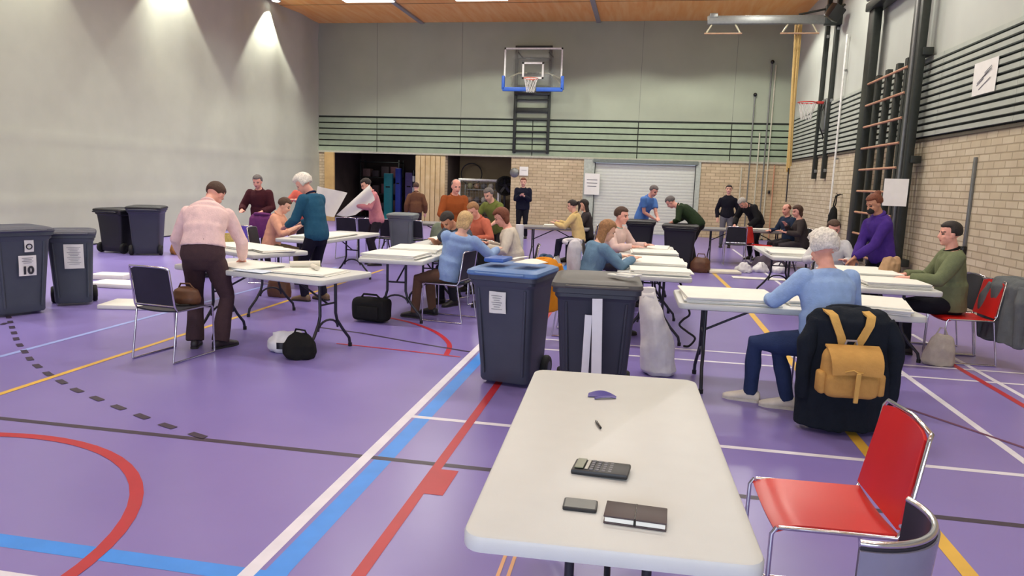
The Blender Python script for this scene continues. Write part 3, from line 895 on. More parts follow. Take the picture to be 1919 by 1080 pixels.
t = blob('leather_bag', 'brown bag on the seat of the chair behind the person in pale pink', 'bag', [(0, .12, .09), (.05, .13, .1), (.12, .11, .07), (.15, .06, .03)], bagb, (-4.0, 5.70, .462), 10, .012)
MB().tube([(-.07, 0, .13), (-.04, -.02, .18), (.04, -.02, .18), (.07, 0, .13)], .008, 8).build('handle', bagb, t, 60)
t = blob('tote_bag', 'pale canvas bag on the floor under the red chair by the brick wall', 'bag', [(0, .14, .09), (.04, .16, .1), (.16, .14, .09), (.27, .10, .05), (.31, .05, .02)], cloth('canvas_pale', (176, 168, 158)), (2.93, 7.42, 0), 0, .02, 9)
MB().tube([(-.06, 0, .28), (-.02, 0, .37), (.02, 0, .37), (.06, 0, .28)], .008, 8).build('handle', cloth('canvas_pale', (176, 168, 158)), t, 60)
t = blob('paper_bag', 'crumpled brown paper bag on the table before the man in green', 'bag', [(0, .11, .09), (.06, .12, .09), (.15, .11, .07), (.2, .10, .03), (.215, .09, .015)], mat('kraft_paper', (176, 142, 108), rough=.9, var=.15), (2.70, 8.36, TZ), 15, .022, 12, .008)
MB().rbox((0, -.06, .02), (.2, .05, .03), .008, 2).build('dark_base', blk, t)
t = blob('canvas_bag', 'grey-green sack standing beside the light grey bin at the back', 'bag', [(0, .14, .12), (.2, .2, .15), (.5, .19, .14), (.7, .12, .09), (.78, .05, .04)], cloth('sack_green', (120, 130, 112)), (-3.95, 13.6, 0), 0, .03, 5, .02)
MB().tube([(-.06, 0, .68), (.06, 0, .69)], .055, 8).build('tie', bagk, t, 60)
t = blob('peach_bag', 'peach coloured bag on the far left table, beside the pale pink sweater', 'bag', [(0, .12, .08), (.05, .14, .1), (.11, .1, .07), (.14, .04, .03)], cloth('peach', (226, 178, 150)), (-5.15, 7.75, TZ), 0, .015, 10)
MB().tube([(-.05, 0, .12), (0, 0, .17), (.05, 0, .12)], .007, 8).build('handle', cloth('peach', (226, 178, 150)), t, 60)
t = blob('orange_bag', 'orange patterned bag on the floor right of the black bins by the curtain', 'bag', [(0, .28, .16), (.08, .32, .18), (.2, .26, .14), (.27, .12, .06)], cloth('orange_bag', (198, 140, 80)), (-8.85, 12.6, 0), 0, .025, 7, .016)
MB().tube([(-.1, 0, .24), (0, 0, .36), (.1, 0, .24)], .012, 8).build('handle', cloth('orange_bag', (198, 140, 80)), t, 60)
t = blob('shoulder_bag', 'black bag on the floor left of the purple chair', 'bag', [(0, .16, .1), (.1, .2, .12), (.35, .17, .1), (.5, .08, .05)], bagk, (-6.75, 10.0, 0), 0, .02)
MB().tube([(-.1, 0, .42), (-.25, 0, .72), (-.12, 0, .95)], .02, 8).build('strap', bagk, t, 60)

# white sack leaning by the dark bin
sk = mat('sack_white', (232, 230, 230), rough=.45, var=.06, bump=.5, bscale=14)
t = blob('plastic_sack', 'tall crumpled white sack standing beside the dark grey bin', 'sack', [(0, .13, .11, .03), (.04, .165, .14, .03), (.25, .15, .13, .005), (.5, .115, .1, -.05), (.66, .08, .065, -.09), (.74, .07, .03, -.11), (.77, .075, .02, -.11)], sk, (.19, 6.25, 0), 0, .02, 7, .01)
MB().tube([(-.15, 0, .685), (-.05, .005, .69)], .05, 10).build('tied_neck', sk, t, 60)
# cardboard strips leaning on the bin
cw = mat('card_white', (214, 214, 222), rough=.8, var=.03)
def lean(label, x, w, h, y0, y1, rz):
    M_ = Matrix.Translation((x, y0, 0)) @ Matrix.Rotation(R(rz), 4, 'Y') @ Matrix.Rotation(-math.atan2(y1-y0, h), 4, 'X')
    mb = MB()
    L = h/math.cos(math.atan2(y1-y0, h))
    pr_ = [(-w/2, 0), (w/2, 0), (w/2, .006), (-w/2+.006, .006), (-w/2+.006, .05), (-w/2, .05)]
    mb.prism(pr_, .004, L, 0, M_)
    o = mb.build('card_strip', cw, None, 0); tag(o, label, 'cardboard strip', 'cardboard strips leaning on the dark bin'); return o
lean('shorter white card strip leaning on the front of the dark grey bin', -.335, .05, .74, 4.80, 4.895, .5)
lean('taller white card strip leaning on the front of the dark grey bin', -.235, .07, .86, 4.76, 4.89, -2.5)
# white tubes standing at the back
for lab, x, y, h, r in (('white cardboard tube standing on the floor left of its twin, behind the blue lid', -1.75, 9.3, 1.06, .05), ('white cardboard tube standing on the floor right of its twin, behind the blue lid', -1.58, 9.25, 1.08, .055)):
    o = MB().lathe([(r*.85, 0), (r, .004), (r, h), (r*.85, h+.003), (r*.8, h-.01)], 18).build('cardboard_tube', cw, None, 40); place(o, (x, y, 0)); tag(o, lab, 'cardboard tube', 'cardboard tubes')

# things on the bin lids
o = MB().sheet(lambda u, v: ((u-.5)*.2, (v-.5)*.26, .004+.012*math.sin(u*4)*v), 8, 6, .002).build('paper_sheet', paperm, None, 60); place(o, (-.86, 5.62, 1.005), -12); tag(o, 'white sheet lying on the right of the blue bin lid', 'paper sheet')
o = MB().rbox((0, 0, .018), (.17, .24, .034), .012, 2).build('folder', mat('folder_blue', (60, 100, 180), rough=.4), None, 40); place(o, (-1.13, 5.64, .986+.012), -8); tag(o, 'blue folded cover on the left of the blue bin lid', 'folder')
o = MB().sheet(lambda u, v: ((u-.5)*.13, (v-.5)*.05+.02*math.sin(u*4), .008+.02*u), 8, 4, .002).build('paper_slip', paperm, None, 60); place(o, (-.98, 5.8, .99+.01), 40); tag(o, 'crumpled white slip at the rear of the blue bin lid', 'paper slip')
for i, (x, y, rz, w) in enumerate(((-.13, 5.16, -52, .26), (-.07, 5.12, -40, .2))):
    o = MB().rbox((0, 0, .012), (w, .055, .012), .003, 1, 0, (0, -3, 0)).build('folded_paper', paperm, None, 30); place(o, (x, y, .978+.016*i+.006), rz)
    tag(o, ('longer', 'shorter')[i]+' folded white paper strip on the lid of the dark grey bin', 'folded paper')

# papers on the floor
def fl_box(label, x, y, w, d, h, rz, m=paperm):
    o = MB().rbox((0, 0, h/2), (w, d, h), min(.01, h/3), 2).build('paper_package', m, None, 30); place(o, (x, y, .002), rz); tag(o, label, 'paper package', 'packages of paper on the floor'); return o
fl_box('flat white paper package on the floor nearest the bin with the plain sheet', -5.98, 7.5, .62, .46, .05, 12)
fl_box('white paper package on the floor behind the two bins at the left edge, lower one', -7.2, 8.75, .66, .4, .06, 5)
fl_box('small white paper package on the floor behind the two bins at the left edge', -7.75, 9.3, .5, .3, .08, 8)
fl_box('thin white sheet pack on the floor in the middle, right of the brown bag', 2.2, 13.6, 1.0, .22, .02, 2)
fl_box('white pack on the floor right of the brown bag, under its strap', 1.62, 14.3, .6, .4, .05, 6, paper2)
for i, (x, y, lab) in enumerate(((2.05, 14.6, 'white crumpled cloth on the floor, left one of three beyond the thin sheet pack'), (2.4, 14.8, 'white crumpled cloth on the floor, middle one of three beyond the thin sheet pack'), (2.75, 14.9, 'white crumpled cloth on the floor, right one of three beyond the thin sheet pack'))):
    t = blob('crumpled_cloth', lab, 'cloth', [(0, .17, .13), (.06, .19, .14), (.14, .12, .1), (.2, .05, .05)], mat('plastic_white', (222, 222, 226)), (x, y, 0), i*40, .035, 9, .014, 'crumpled white cloths on the floor')
t = blob('bundle', 'grey dark bundle of clothes on the floor by the red chair at the back', 'bundle', [(0, .3, .2), (.1, .34, .22), (.25, .26, .16), (.33, .1, .08)], cloth('bundle_grey', (84, 76, 88)), (2.65, 15.3, 0), 0, .05, 6, .018)

# ---- coats and jackets on chairs ---------------------------------------
def coat(name, label, cat, loc, rz, m, w, top, hem, d=.14, sleeves=True, hemw=1.15, fold=.014, th=.05):
    """coat hung over a chair back: shoulders at the top, body and sleeves hanging"""
    t = thing(name, label, cat, loc, rz)
    mb = MB(); h = top-hem
    mb.loft([((0, -.02, hem), (w/2*hemw, 0, 0), (0, d*.5, 0)), ((0, -.01, hem+h*.3), (w/2*1.08, 0, 0), (0, d*.5, 0)), ((0, 0, hem+h*.7), (w/2, 0, 0), (0, d*.5, 0)),
             ((0, 0, top-.06), (w/2*.98, 0, 0), (0, d*.5, 0)), ((0, 0, top), (w/2*.8, 0, 0), (0, d*.3, 0)), ((0, 0, top+.02), (w/2*.4, 0, 0), (0, d*.2, 0))], 22)
    fused(mb, 'coat_body', m, .013, t, 3, fold, 6, None, (1.6, 1.6, .5))
    if sleeves:
        for sx in (-1, 1):
            mb = MB().tube([(sx*w*.40, -.03, top-.05), (sx*w*.50, -.06, top-.2), (sx*w*.52, -.06, top-.45), (sx*w*.50, -.05, max(hem-.02, top-.62))], [.05, .062, .058, .05], 12)
            fused(mb, 'sleeve', m, .013, t, 2, fold, 7)
    c = MB().tube([(.14*math.cos(R(a)), .03+.05*math.sin(R(a)), top+.0+.015*math.sin(R(a))) for a in range(-30, 211, 24)], .022, 8)
    c.build('collar', m, t, 60)
    return t
coatn = cloth('coat_navy', (26, 32, 42))
coat('coat', 'black-blue coat hanging to the floor over the chair in front of the light blue sweater', 'coat', (1.44, 5.13, 0), 4, coatn, .57, .84, .03, .30, True, 1.1, .02)
coat('jacket', 'mustard yellow jacket hung over a chair between the two dark grey bins', 'jacket', (-.92, 7.05, 0), 70, cloth('mustard', (206, 132, 30)), .46, .86, .36, .2, True, 1.0, .02)
coat('coat', 'grey coat hung over the back of the red chair by the brick wall', 'coat', (3.56, 7.60, 0), -80, cloth('coat_grey', (98, 102, 104)), .52, .85, .24, .22, True, 1.3, .02)
coat('coat', 'magenta coat draped over the purple chair', 'coat', (-6.02, 10.62, 0), 174, cloth('magenta', (112, 56, 110)), .5, .98, .6, .2, True, 1.0, .02)
coat('hoodie', 'pale grey hooded top hung over the chair behind the denim jacket', 'jacket', (-.70, 7.64, 0), 60, cloth('pale_grey', (206, 202, 208)), .2, 1.02, .4, .12, False, 1.0, .012)
coat('coat', 'dark blue coat over the chair left of the denim jacket', 'coat', (-.98, 7.68, 0), 90, cloth('coat_blue', (46, 68, 96)), .42, .83, .35, .16, False, 1.0, .02)

# mustard backpack
t = thing('backpack', 'mustard canvas backpack hanging from the chair with the black coat', 'backpack', (1.41, 4.90, .30), 4)
bpm = cloth('mustard_canvas', (196, 150, 84)); bps = cloth('mustard_strap', (206, 164, 92))
m = MB(); m.rbox((0, 0, .175), (.37, .15, .33), .07, 4); m.rbox((0, -.05, .09), (.35, .1, .17), .05, 3)
fused(m, 'bag_body', bpm, .01, t, 3, .006, 9)
def flap(u, v): 
    a = v*1.0
    return ((u-.5)*(.34-.03*v), -.085-.045*math.sin(min(1, v*1.2)*1.57)+(.10*(1-v)**3), .345-.16*v**1.2-.02*abs(u-.5)*v)
MB().sheet(flap, 14, 10, .012).build('flap', bpm, t, 60)
MB().rbox((0, -.15, .10), (.03, .012, .2), .004, 1, 0, (4, 0, 0)).build('closing_strap', bps, t)
MB().tube([(-.08, -.135, .2), (-.03, -.142, .215), (0, -.145, .20), (.03, -.142, .2)], .006, 6).build('cord', bps, t, 60)
for sx in (-1, 1):
    pth = [(sx*.045, .05, .33), (sx*.07, .03, .40), (sx*.105, .03, .48), (sx*.12, .06, .535), (sx*.125, .2, .55)]
    def st_(u, v, pth=pth):
        f = u*(len(pth)-1); i = min(int(f), len(pth)-2); q = V(pth[i]).lerp(V(pth[i+1]), f-i); return q+V(((v-.5)*.055, 0, 0))
    MB().sheet(st_, 16, 3, .012).build('shoulder_strap', bps, t, 60)
MB().tube([(-.04, .03, .335), (-.03, .03, .375), (.03, .03, .375), (.04, .03, .335)], .008, 8).build('carry_handle', cloth('grey_webbing', (150, 140, 140)), t, 60)
for sx in (-1, 1):
    mb = MB().rbox((sx*.185, -.01, .1), (.05, .11, .15), .02, 2); mb.build('side_pocket', bpm, t, 60)

# black bag hung on the brick wall
t = blob('backpack', 'black bag hung on a hook on the right brick wall', 'bag', [(0, .12, .08), (.1, .16, .1), (.35, .15, .1), (.5, .09, .06), (.56, .04, .03)], bagk, (4.28, 17.4, .74), 90, .02, 7, .014)
for s_ in (-1, 1): MB().tube([(s_*.03, -.0, .52), (s_*.09, -.02, .62), (s_*.05, -.04, .8), (s_*.02, -.12, .84)], .014, 8).build('strap', bagk, t, 60)
o = MB().tube([(0, 0, 0), (-.12, 0, 0), (-.13, 0, .03)], .01, 8).build('wall_hook', legm, None, 60); place(o, (XR, 17.4, 1.575)); tag(o, 'small dark hook on the brick wall carrying the black bag', 'hook')

# a cable looped under the ballot table
o = MB().tube(spl([(.40, 7.5, .70), (.44, 7.4, .62), (.42, 7.36, .52), (.5, 7.34, .44), (.53, 7.33, .36), (.47, 7.34, .30), (.44, 7.35, .24), (.52, 7.33, .18), (.60, 7.32, .12), (.55, 7.35, .03), (.5, 7.4, .014)]), .011, 8).build('cable', rubm, None, 60)
tag(o, 'black cable hanging from the end of the ballot table by the white sack', 'cable')

t = thing('bottle', 'small white bottle on the table behind the pale blue shirt', 'bottle', (-2.52, 9.0, TZ))
MB().lathe([(.032, 0), (.035, .005), (.035, .13), (.02, .16), (.014, .17)], 16).build('body', mat('bottle_white', (226, 226, 226), rough=.4), t, 50)
MB().lathe([(.016, .168), (.016, .19)], 14).build('cap', lidb, t, 50)
t = thing('basket', 'small straw basket on the table by the person in teal', 'basket', (-5.2, 8.3, TZ))
stw = mat('straw', (186, 166, 104), rough=.9, var=.2, scale=60)
MB().lathe([(.13, 0), (.15, .1), (.155, .1), (.155, .115), (.14, .115), (.12, .02)], 20).build('bowl', stw, t, 50)
MB().tube([(.15*math.cos(R(a)), 0, .11+.1*math.sin(R(a))) for a in range(0, 181, 20)], .008, 8).build('handle', stw, t, 60)
# ================================================================== GYM EQUIPMENT
stl = mat('steel_dark', (52, 56, 52), rough=.45, metal=.5, var=.1)
stg = mat('steel_grey', (126, 128, 126), rough=.4, metal=.5, var=.08)
whp = mat('white_paint', (228, 228, 222), rough=.45)
bpad = mat('pad_blue', (46, 96, 190), rough=.5, var=.05)
rimr = mat('rim_orange', (206, 84, 46), rough=.4)
netm = mat('net_white', (222, 220, 214), rough=.9)
# basket on the back wall
t = thing('basketball_hoop', 'glass basketball backboard with blue padding high on the back wall', 'basketball hoop', (-3.72, 23.3, 4.53))
gl = mat('backboard_glass', (206, 214, 210), rough=.08, trans=.85, alpha=.35)
MB().rbox((0, 0, .66), (1.82, .02, 1.26), .005, 1).build('backboard', gl, t)
fr = MB()
for a, c in (((-.92, 0, 1.31), (.92, 0, 1.31)), ((-.92, 0, .45), (-.92, 0, 1.31)), ((.92, 0, .45), (.92, 0, 1.31))): fr.box([(a[i]+c[i])/2 for i in range(3)], (abs(c[0]-a[0])+.05, .04, abs(c[2]-a[2])+.05))
fr.build('board_frame', whp, t)
tg = MB()
for a, c in (((-.32, -.016, .40), (.32, -.016, .40)), ((-.32, -.016, .86), (.32, -.016, .86)), ((-.32, -.016, .40), (-.32, -.016, .86)), ((.32, -.016, .40), (.32, -.016, .86))): tg.box([(a[i]+c[i])/2 for i in range(3)], (abs(c[0]-a[0])+.06, .006, abs(c[2]-a[2])+.06))
tg.build('target_square', whp, t)
pd = MB(); pd.rbox((-.55, 0, .045), (.86, .09, .13), .02); pd.rbox((.55, 0, .045), (.86, .09, .13), .02); pd.rbox((-.96, 0, .25), (.1, .09, .44), .02); pd.rbox((.96, 0, .25), (.1, .09, .44), .02)
pd.build('edge_padding', bpad, t, 40)
rim = MB().tube([(.228*math.cos(R(a)), -.40+.228*math.sin(R(a)), .33) for a in range(0, 360, 15)], .012, 8, closed=True)
rim.rbox((0, -.09, .33), (.14, .16, .05), .01); ro = rim.build('rim', rimr, t, 50)
def net(mb, cx, cy, z0, r0, r1, h, n=12, th=.006):
    for s_ in (-1, 1):
        for i in range(n):
            P = []
            for k in range(6):
                f = k/5; a = 2*math.pi*(i+s_*f*1.5)/n; r = r0+(r1-r0)*f**.7; P.append((cx+r*math.cos(a), cy+r*math.sin(a), z0-h*f))
            mb.tube(P, th, 4)
    return mb
net(MB(), 0, -.40, .33, .225, .12, .42).build('net', netm, ro, 60)
for sx in (-1, 1):
    MB().tube([(sx*.62, .03, .48), (sx*.85, .86, .30)], .02, 8).build('brace', mat('pale_tube', (196, 190, 160), rough=.4), t, 60)
    MB().tube([(sx*.5, .02, 1.2), (sx*.52, .85, 1.2)], .022, 8).build('brace', stl, t, 60)
MB().tube([(-.85, .3, .44), (-.5, .12, .56), (-.2, .04, .56)], .018, 8).build('arch_tube', mat('pale_tube', (196, 190, 160)), t, 60)
MB().tube([(.85, .3, .44), (.5, .12, .56), (.2, .04, .56)], .018, 8).build('arch_tube', mat('pale_tube', (196, 190, 160)), t, 60)
# ladder-shaped wall frame carrying the basket
t = thing('hoop_mast', 'dark ladder-shaped steel frame on the back wall below the backboard', 'wall frame', (-3.84, YB-.08, 2.58))
for sx in (-1, 1): MB().rbox((sx*.57, 0, 1.75), (.1, .08, 3.5), .01).build('upright', stl, t)
for z_, h_ in ((.08, .07), (.5, .05), (.72, .05), (1.13, .09), (1.42, .16), (1.76, .05), (1.98, .12), (2.2, .05), (2.6, .05), (3.1, .05), (3.46, .07)):
    MB().rbox((0, -.02, z_), (1.1, .06, h_), .01).build('crossbar', stl, t)
MB().rbox((0, -.08, 1.96), (1.2, .12, .13), .015).build('winch_rail', blk, t)

# side basket on the right wall
t = thing('side_hoop', 'red side basketball ring with net on the right wall', 'basketball hoop', (XR-.1, 19.5, 3.84))
rim = MB().tube([(-.42+.225*math.cos(R(a)), .225*math.sin(R(a)), 0) for a in range(0, 360, 15)], .013, 8, closed=True)
rim.rbox((-.12, 0, 0), (.2, .12, .06), .01); ro = rim.build('rim', mat('rim_red', (200, 66, 58), rough=.4), t, 50)
net(MB(), -.42, 0, 0, .222, .12, .42).build('net', netm, ro, 60)
MB().rbox((.02, 0, -.30), (.1, .46, .78), .02).build('bracket_plate', stg, t)
MB().tube([(-.02, -.2, .05), (-.12, -.26, -.25), (-.14, -.26, -.6), (-.02, -.22, -.85), (.0, -.1, -.9)], .016, 8).build('frame_loop', stl, t, 60)
for s_ in (-1, 1): MB().tube([(-.05, s_*.15, 0), (.0, s_*.2, -.55)], .015, 8).build('brace', stl, t, 60)
# the two rails it slides on
for lab, y_ in (('far dark vertical rail of the pair beside the red ring', 20.15), ('near dark vertical rail of the pair beside the red ring', 19.15)):
    t = thing('wall_rail', lab, 'rail', (XR-.06, y_, 1.95), 0, 'vertical rails on the right wall')
    MB().rbox((0, 0, 2.44), (.1, .14, 4.88), .012).build('channel', stl, t)
    for z_ in (.2, 1.9, 3.6): MB().rbox((.02, 0, z_), (.08, .22, .08), .01).build('bracket', stg, t)

# pale square post in the right back corner & ropes
t = thing('climbing_ropes', 'bundle of beige climbing ropes hanging in the right back corner', 'ropes', (3.62, 19.6, 2.05))
rpm = mat('rope_hemp', (196, 166, 104), rough=.9, var=.15, scale=60)
for i in range(5):
    a = i*1.256
    MB().tube([(-.05+.07*math.cos(a), .06*math.sin(a), 3.7), (-.03+.05*math.cos(a), .05*math.sin(a), 2.4), (.035*math.cos(a+.5), .035*math.sin(a+.5), 1.2), (.02+.04*math.cos(a+1), .04*math.sin(a+1), .0+.05*i)], .026, 8).build('rope', rpm, t, 60)
MB().tube([(.02, 0, .25), (.03, 0, -.4), (.03, 0, -.72)], .016, 8).build('tail_rope', legm, t, 60)

# overhead beam with swinging handles
t = thing('swing_beam', 'grey overhead steel beam reaching out from the right wall', 'beam', (XR, 19.0, 5.74))
MB().rbox((-1.6, 0, 0), (3.1, .14, .2), .015).build('arm', stg, t)
MB().rbox((-.2, 0, .1), (.4, .2, .46), .02).build('wall_bracket', stl, t)
MB().tube([(-.1, 0, .3), (-1.0, 0, .12)], .025, 8).build('stay', stl, t, 60)
MB().rbox((-3.0, 0, .1), (.2, .16, .12), .02).build('end_cap', stg, t)
bar = mat('trapeze_wood', (176, 142, 112), rough=.5)
for lab, x0 in (('left trapeze bar hanging from the overhead beam', -2.75), ('right trapeze bar hanging from the overhead beam', -.95)):
    q = thing('trapeze', lab, 'trapeze', (XR+x0, 19.0, 5.64), 0, 'trapeze bars')
    for sx in (-1, 1): MB().tube([(sx*.28, 0, 0), (sx*.40, -.02, -.2)], .02, 8).build('sling', mat('pale_tube', (196, 190, 160)), q, 60)
    MB().tube([(-.45, -.02, -.22), (.45, -.02, -.22)], .02, 8).build('grip_bar', bar, q, 60)
# loudspeaker on the right wall near the ceiling
t = thing('floodlight', 'dark lamp head high on the right wall by the overhead beam', 'lamp', (XR-.36, 18.2, 5.72), 25)
MB().rbox((0, 0, 0), (.3, .26, .34), .03, 2, 0, (20, 25, 0)).build('housing', blk, t)
MB().tube([(.05, 0, .1), (.25, 0, .2)], .025, 8).build('arm', stl, t, 60)

# ladder (climbing) frame folded on the right wall
t = thing('wall_ladder', 'dark climbing frame with wooden rungs on the right wall', 'climbing frame', (XR-.2, 14.3, 0))
MB().rbox((0, 1.25, 2.7), (.16, .34, 5.1), .02).build('upright', stl, t)
for y_, hh in ((.62, 3.84), (.05, 3.86), (-.5, 3.88), (-.95, 3.9)):
    MB().rbox((0, y_, .3+hh/2-.15), (.1, .12, hh-.3), .01).build('upright', stl, t)
rg = wood_mat('rung_wood', (176, 124, 96), (202, 156, 122), .5, 1)
for i in range(9):
    z_ = .42+i*.415
    MB().tube([(-.05, -1.05, z_), (-.05, 1.3, z_)], .022, 10).build('rung', rg, t, 60)
MB().rbox((0, .2, 5.25), (.3, 2.5, .16), .02).build('head_beam', stl, t)
MB().tube([(-.1, -1.0, 5.42), (-.1, 1.5, 5.42)], .04, 10).build('head_tube', stg, t, 60)
# double pole of the frame, with a paper sheet
t = thing('frame_pole', 'tall grey double pole nearest the camera on the right wall', 'pole', (XR-.22, 12.95, 0))
MB().rbox((0, -.14, 2.75), (.13, .12, 5.5), .02).build('channel', stl, t)
MB().rbox((0, .16, 2.75), (.12, .10, 5.5), .02).build('channel', stl, t)
MB().rbox((-.06, .02, 2.75), (.05, .06, 5.5), .01).build('tension_strip', stg, t)
for z_ in (.5, 2.2, 3.9): MB().rbox((.08, 0, z_), (.16, .5, .12), .01).build('wall_bracket', stl, t)
MB().rbox((-.02, .0, .1), (.22, .5, .2), .02).build('foot_block', stl, t)
def taped(name, label, M_, w, h, lines):
    q = thing(name, label, 'notice'); q.matrix_world = M_
    MB().sheet(lambda u, v: ((u-.5)*w, (v-.5)*h, .006+.006*math.sin(u*3+v*2)), 8, 8, .002).build('sheet', paperm, q, 60)
    l_ = MB()
    for (x, y, a, L_) in lines: l_.box((x*w, y*h, .016), (L_*w, .022*h/.42*.6, .001), 0, (0, 0, a))
    if lines: l_.build('print', inkm, q)
    return q
Mx = lambda x, y, z: Matrix.Translation((x, y, z)) @ Matrix(((0, 0, -1, 0), (-1, 0, 0, 0), (0, 1, 0, 0), (0, 0, 0, 1)))
taped('notice', 'white sheet taped to the tall grey double pole', Mx(XR-.42, 12.62, 1.66) @ Matrix.Rotation(R(58), 4, 'Y'), .36, .44, [])
taped('notice', 'printed white notice taped on the slats of the right wall', Mx(XR-.06, 10.78, 3.22), .66, .44, [(-.05, .0, 22, .5), (.1, .1, 22, .4), (.15, .2, 22, .3), (-.15, -.12, 22, .3), (.05, -.2, 22, .5)])
o = taped('notice', 'pale sheet on the post left of the white roller shutter', Matrix.Translation((-1.72, YB-.09, 1.62)) @ Matrix.Rotation(R(90), 4, 'X'), .5, .7, [(0, .2, 0, .7), (0, .05, 0, .7), (0, -.1, 0, .6)])
o = taped('notice', 'white sheet on the brick wall above the man in the dark suit', Matrix.Translation((-4.05, YB-.03, 1.98)) @ Matrix.Rotation(R(90), 4, 'X'), .3, .3, [(0, .1, 0, .6)])
# grey conduit and switch on the brick wall
t = thing('conduit', 'grey vertical cable conduit on the right brick wall', 'conduit', (XR-.02, 10.85, .85))
MB().rbox((0, 0, .66), (.04, .05, 1.32), .008).build('duct', stg, t)
MB().rbox((-.01, 0, .04), (.06, .09, .12), .01).build('socket', blk, t)
o = MB().rbox((0, 0, 0), (.05, .12, .16), .01).build('wall_switch', blk, None); place(o, (XR-.02, 16.25, 1.52)); tag(o, 'small dark switch on the right wall left of the climbing frame', 'switch')
t = thing('downpipe', 'thin white pipe running up the right wall by the dark rails', 'pipe', (XR-.09, 18.0, 0))
MB().tube([(0, 0, .02), (0, 0, 5.2)], .025, 10).build('pipe', whp, t, 60)
for z_ in (.8, 2.4, 4.4): MB().rbox((.035, 0, z_), (.06, .09, .04), .006).build('clip', stg, t)
# slim poles stored against the back wall at the right
pz = mat('pole_pale', (190, 188, 168), rough=.4)
for i, (x, h, m_) in enumerate(((3.05, 2.3, pz), (3.28, 4.6, stg), (3.52, 3.4, pz), (3.72, 5.6, stg), (3.84, 5.5, pz), (4.05, 2.4, rg))):
    t = thing('wall_pole', ('short pale pole', 'dark pole with a knob', 'pale pole of middle height', 'tallest grey pole', 'tall pale pole', 'short wooden pole')[i]+' standing against the back wall in the right corner', 'pole', (x, YB-.1, 0), 0, 'poles stored at the back wall')
    MB().tube([(0, 0, .02), (0, .03, h)], .022, 10).build('shaft', m_, t, 60)
    MB().lathe([(.05, 0), (.05, .02), (.03, .04), (.022, .05)], 14).build('foot', stl, t, 40)
    if i in (1, 3): MB().ell((0, .0, h-.02), (.06, .05, .06)).build('knob', blk, t, 60)
o = MB().rbox((0, 0, 0), (.06, .14, .1), .012).build('wall_latch', blk, None); place(o, (3.95, YB-.06, 1.55)); tag(o, 'small dark latch on the back wall among the slim poles', 'latch')
# round alarm bell by the man in the suit
o = MB().lathe([(.02, -.06), (.12, -.05), (.16, -.01), (.16, .0)], 20, 0, Matrix.Translation((-4.38, YB-.0, 1.92)) @ Matrix.Rotation(R(-90), 4, 'X')).build('alarm_bell', stg, None, 40); tag(o, 'round grey bell on the brick wall left of the white sheet', 'bell')

# ================================================================== STORE ROOM CONTENTS
teal = mat('mat_teal', (30, 132, 140), rough=.6, var=.06); blu = mat('mat_blue', (44, 66, 168), rough=.6, var=.06)
vio = mat('mat_violet', (96, 84, 136), rough=.6)
def mat_roll(lab, x, y, w, d, h, m_, rz=0):
    t = thing('gym_mat', lab, 'mat', (x, y, .0), rz, 'gym mats standing in the store room')
    MB().rbox((0, 0, h/2+.02), (w, d, h), .03, 2).build('pad', m_, t, 40)
    MB().rbox((0, -d/2-.004, h*.72), (w*.5, .012, .05), .004, 1).build('handle_strap', rubm, t)
mat_roll('teal gym mat standing upright in the dark store room', -9.55, 26.0, .34, .16, 1.75, teal)
mat_roll('bright blue gym mat standing right behind the teal one', -9.2, 26.15, .22, .2, 1.95, blu)
mat_roll('violet gym mat standing right of the blue one', -8.82, 26.3, .3, .2, 1.8, vio)
t = thing('striped_pole', 'black and white striped pole in the dark store room', 'pole', (-8.42, 25.6, 0))
for i in range(9): MB().tube([(0, 0, .02+i*.21), (0, 0, .23+i*.21)], .055, 14).build('band', whp if i % 2 else blk, t, 60)
MB().lathe([(.2, 0), (.2, .03), (.06, .06)], 20).build('base', stl, t, 40)
t = thing('storage_rack', 'dark storage rack full of gear in the left store room', 'rack', (-10.35, 27.4, 0))
for x in (-.8, .8):
    for y in (-.25, .25): MB().rbox((x, y, 1.15), (.05, .05, 2.3), .006).build('post', stl, t)
for z_ in (.3, .95, 1.6, 2.2): MB().rbox((0, 0, z_), (1.65, .55, .04), .006).build('shelf', stl, t)
boxc = [(60, 48, 50), (96, 60, 66), (70, 70, 84), (110, 84, 80), (50, 40, 44)]
k = 0
for z_ in (.32, .97, 1.62):
    for x in (-.58, -.2, .2, .58):
        w_ = rp_.uniform(.26, .34); h_ = rp_.uniform(.24, .48)
        o = MB().rbox((0, 0, h_/2), (w_, .4, h_), .02, 2).build('storage_box', mat('box_%d' % (k % 5), boxc[k % 5], rough=.7), None, 40); place(o, (-10.35+x, 27.4, z_+.002))
        tag(o, ('lowest', 'middle', 'upper')[int((z_-.3)/.6)]+' shelf box, '+('far left', 'left', 'right', 'far right')[k % 4]+' on the dark storage rack', 'box', 'boxes on the storage rack'); k += 1
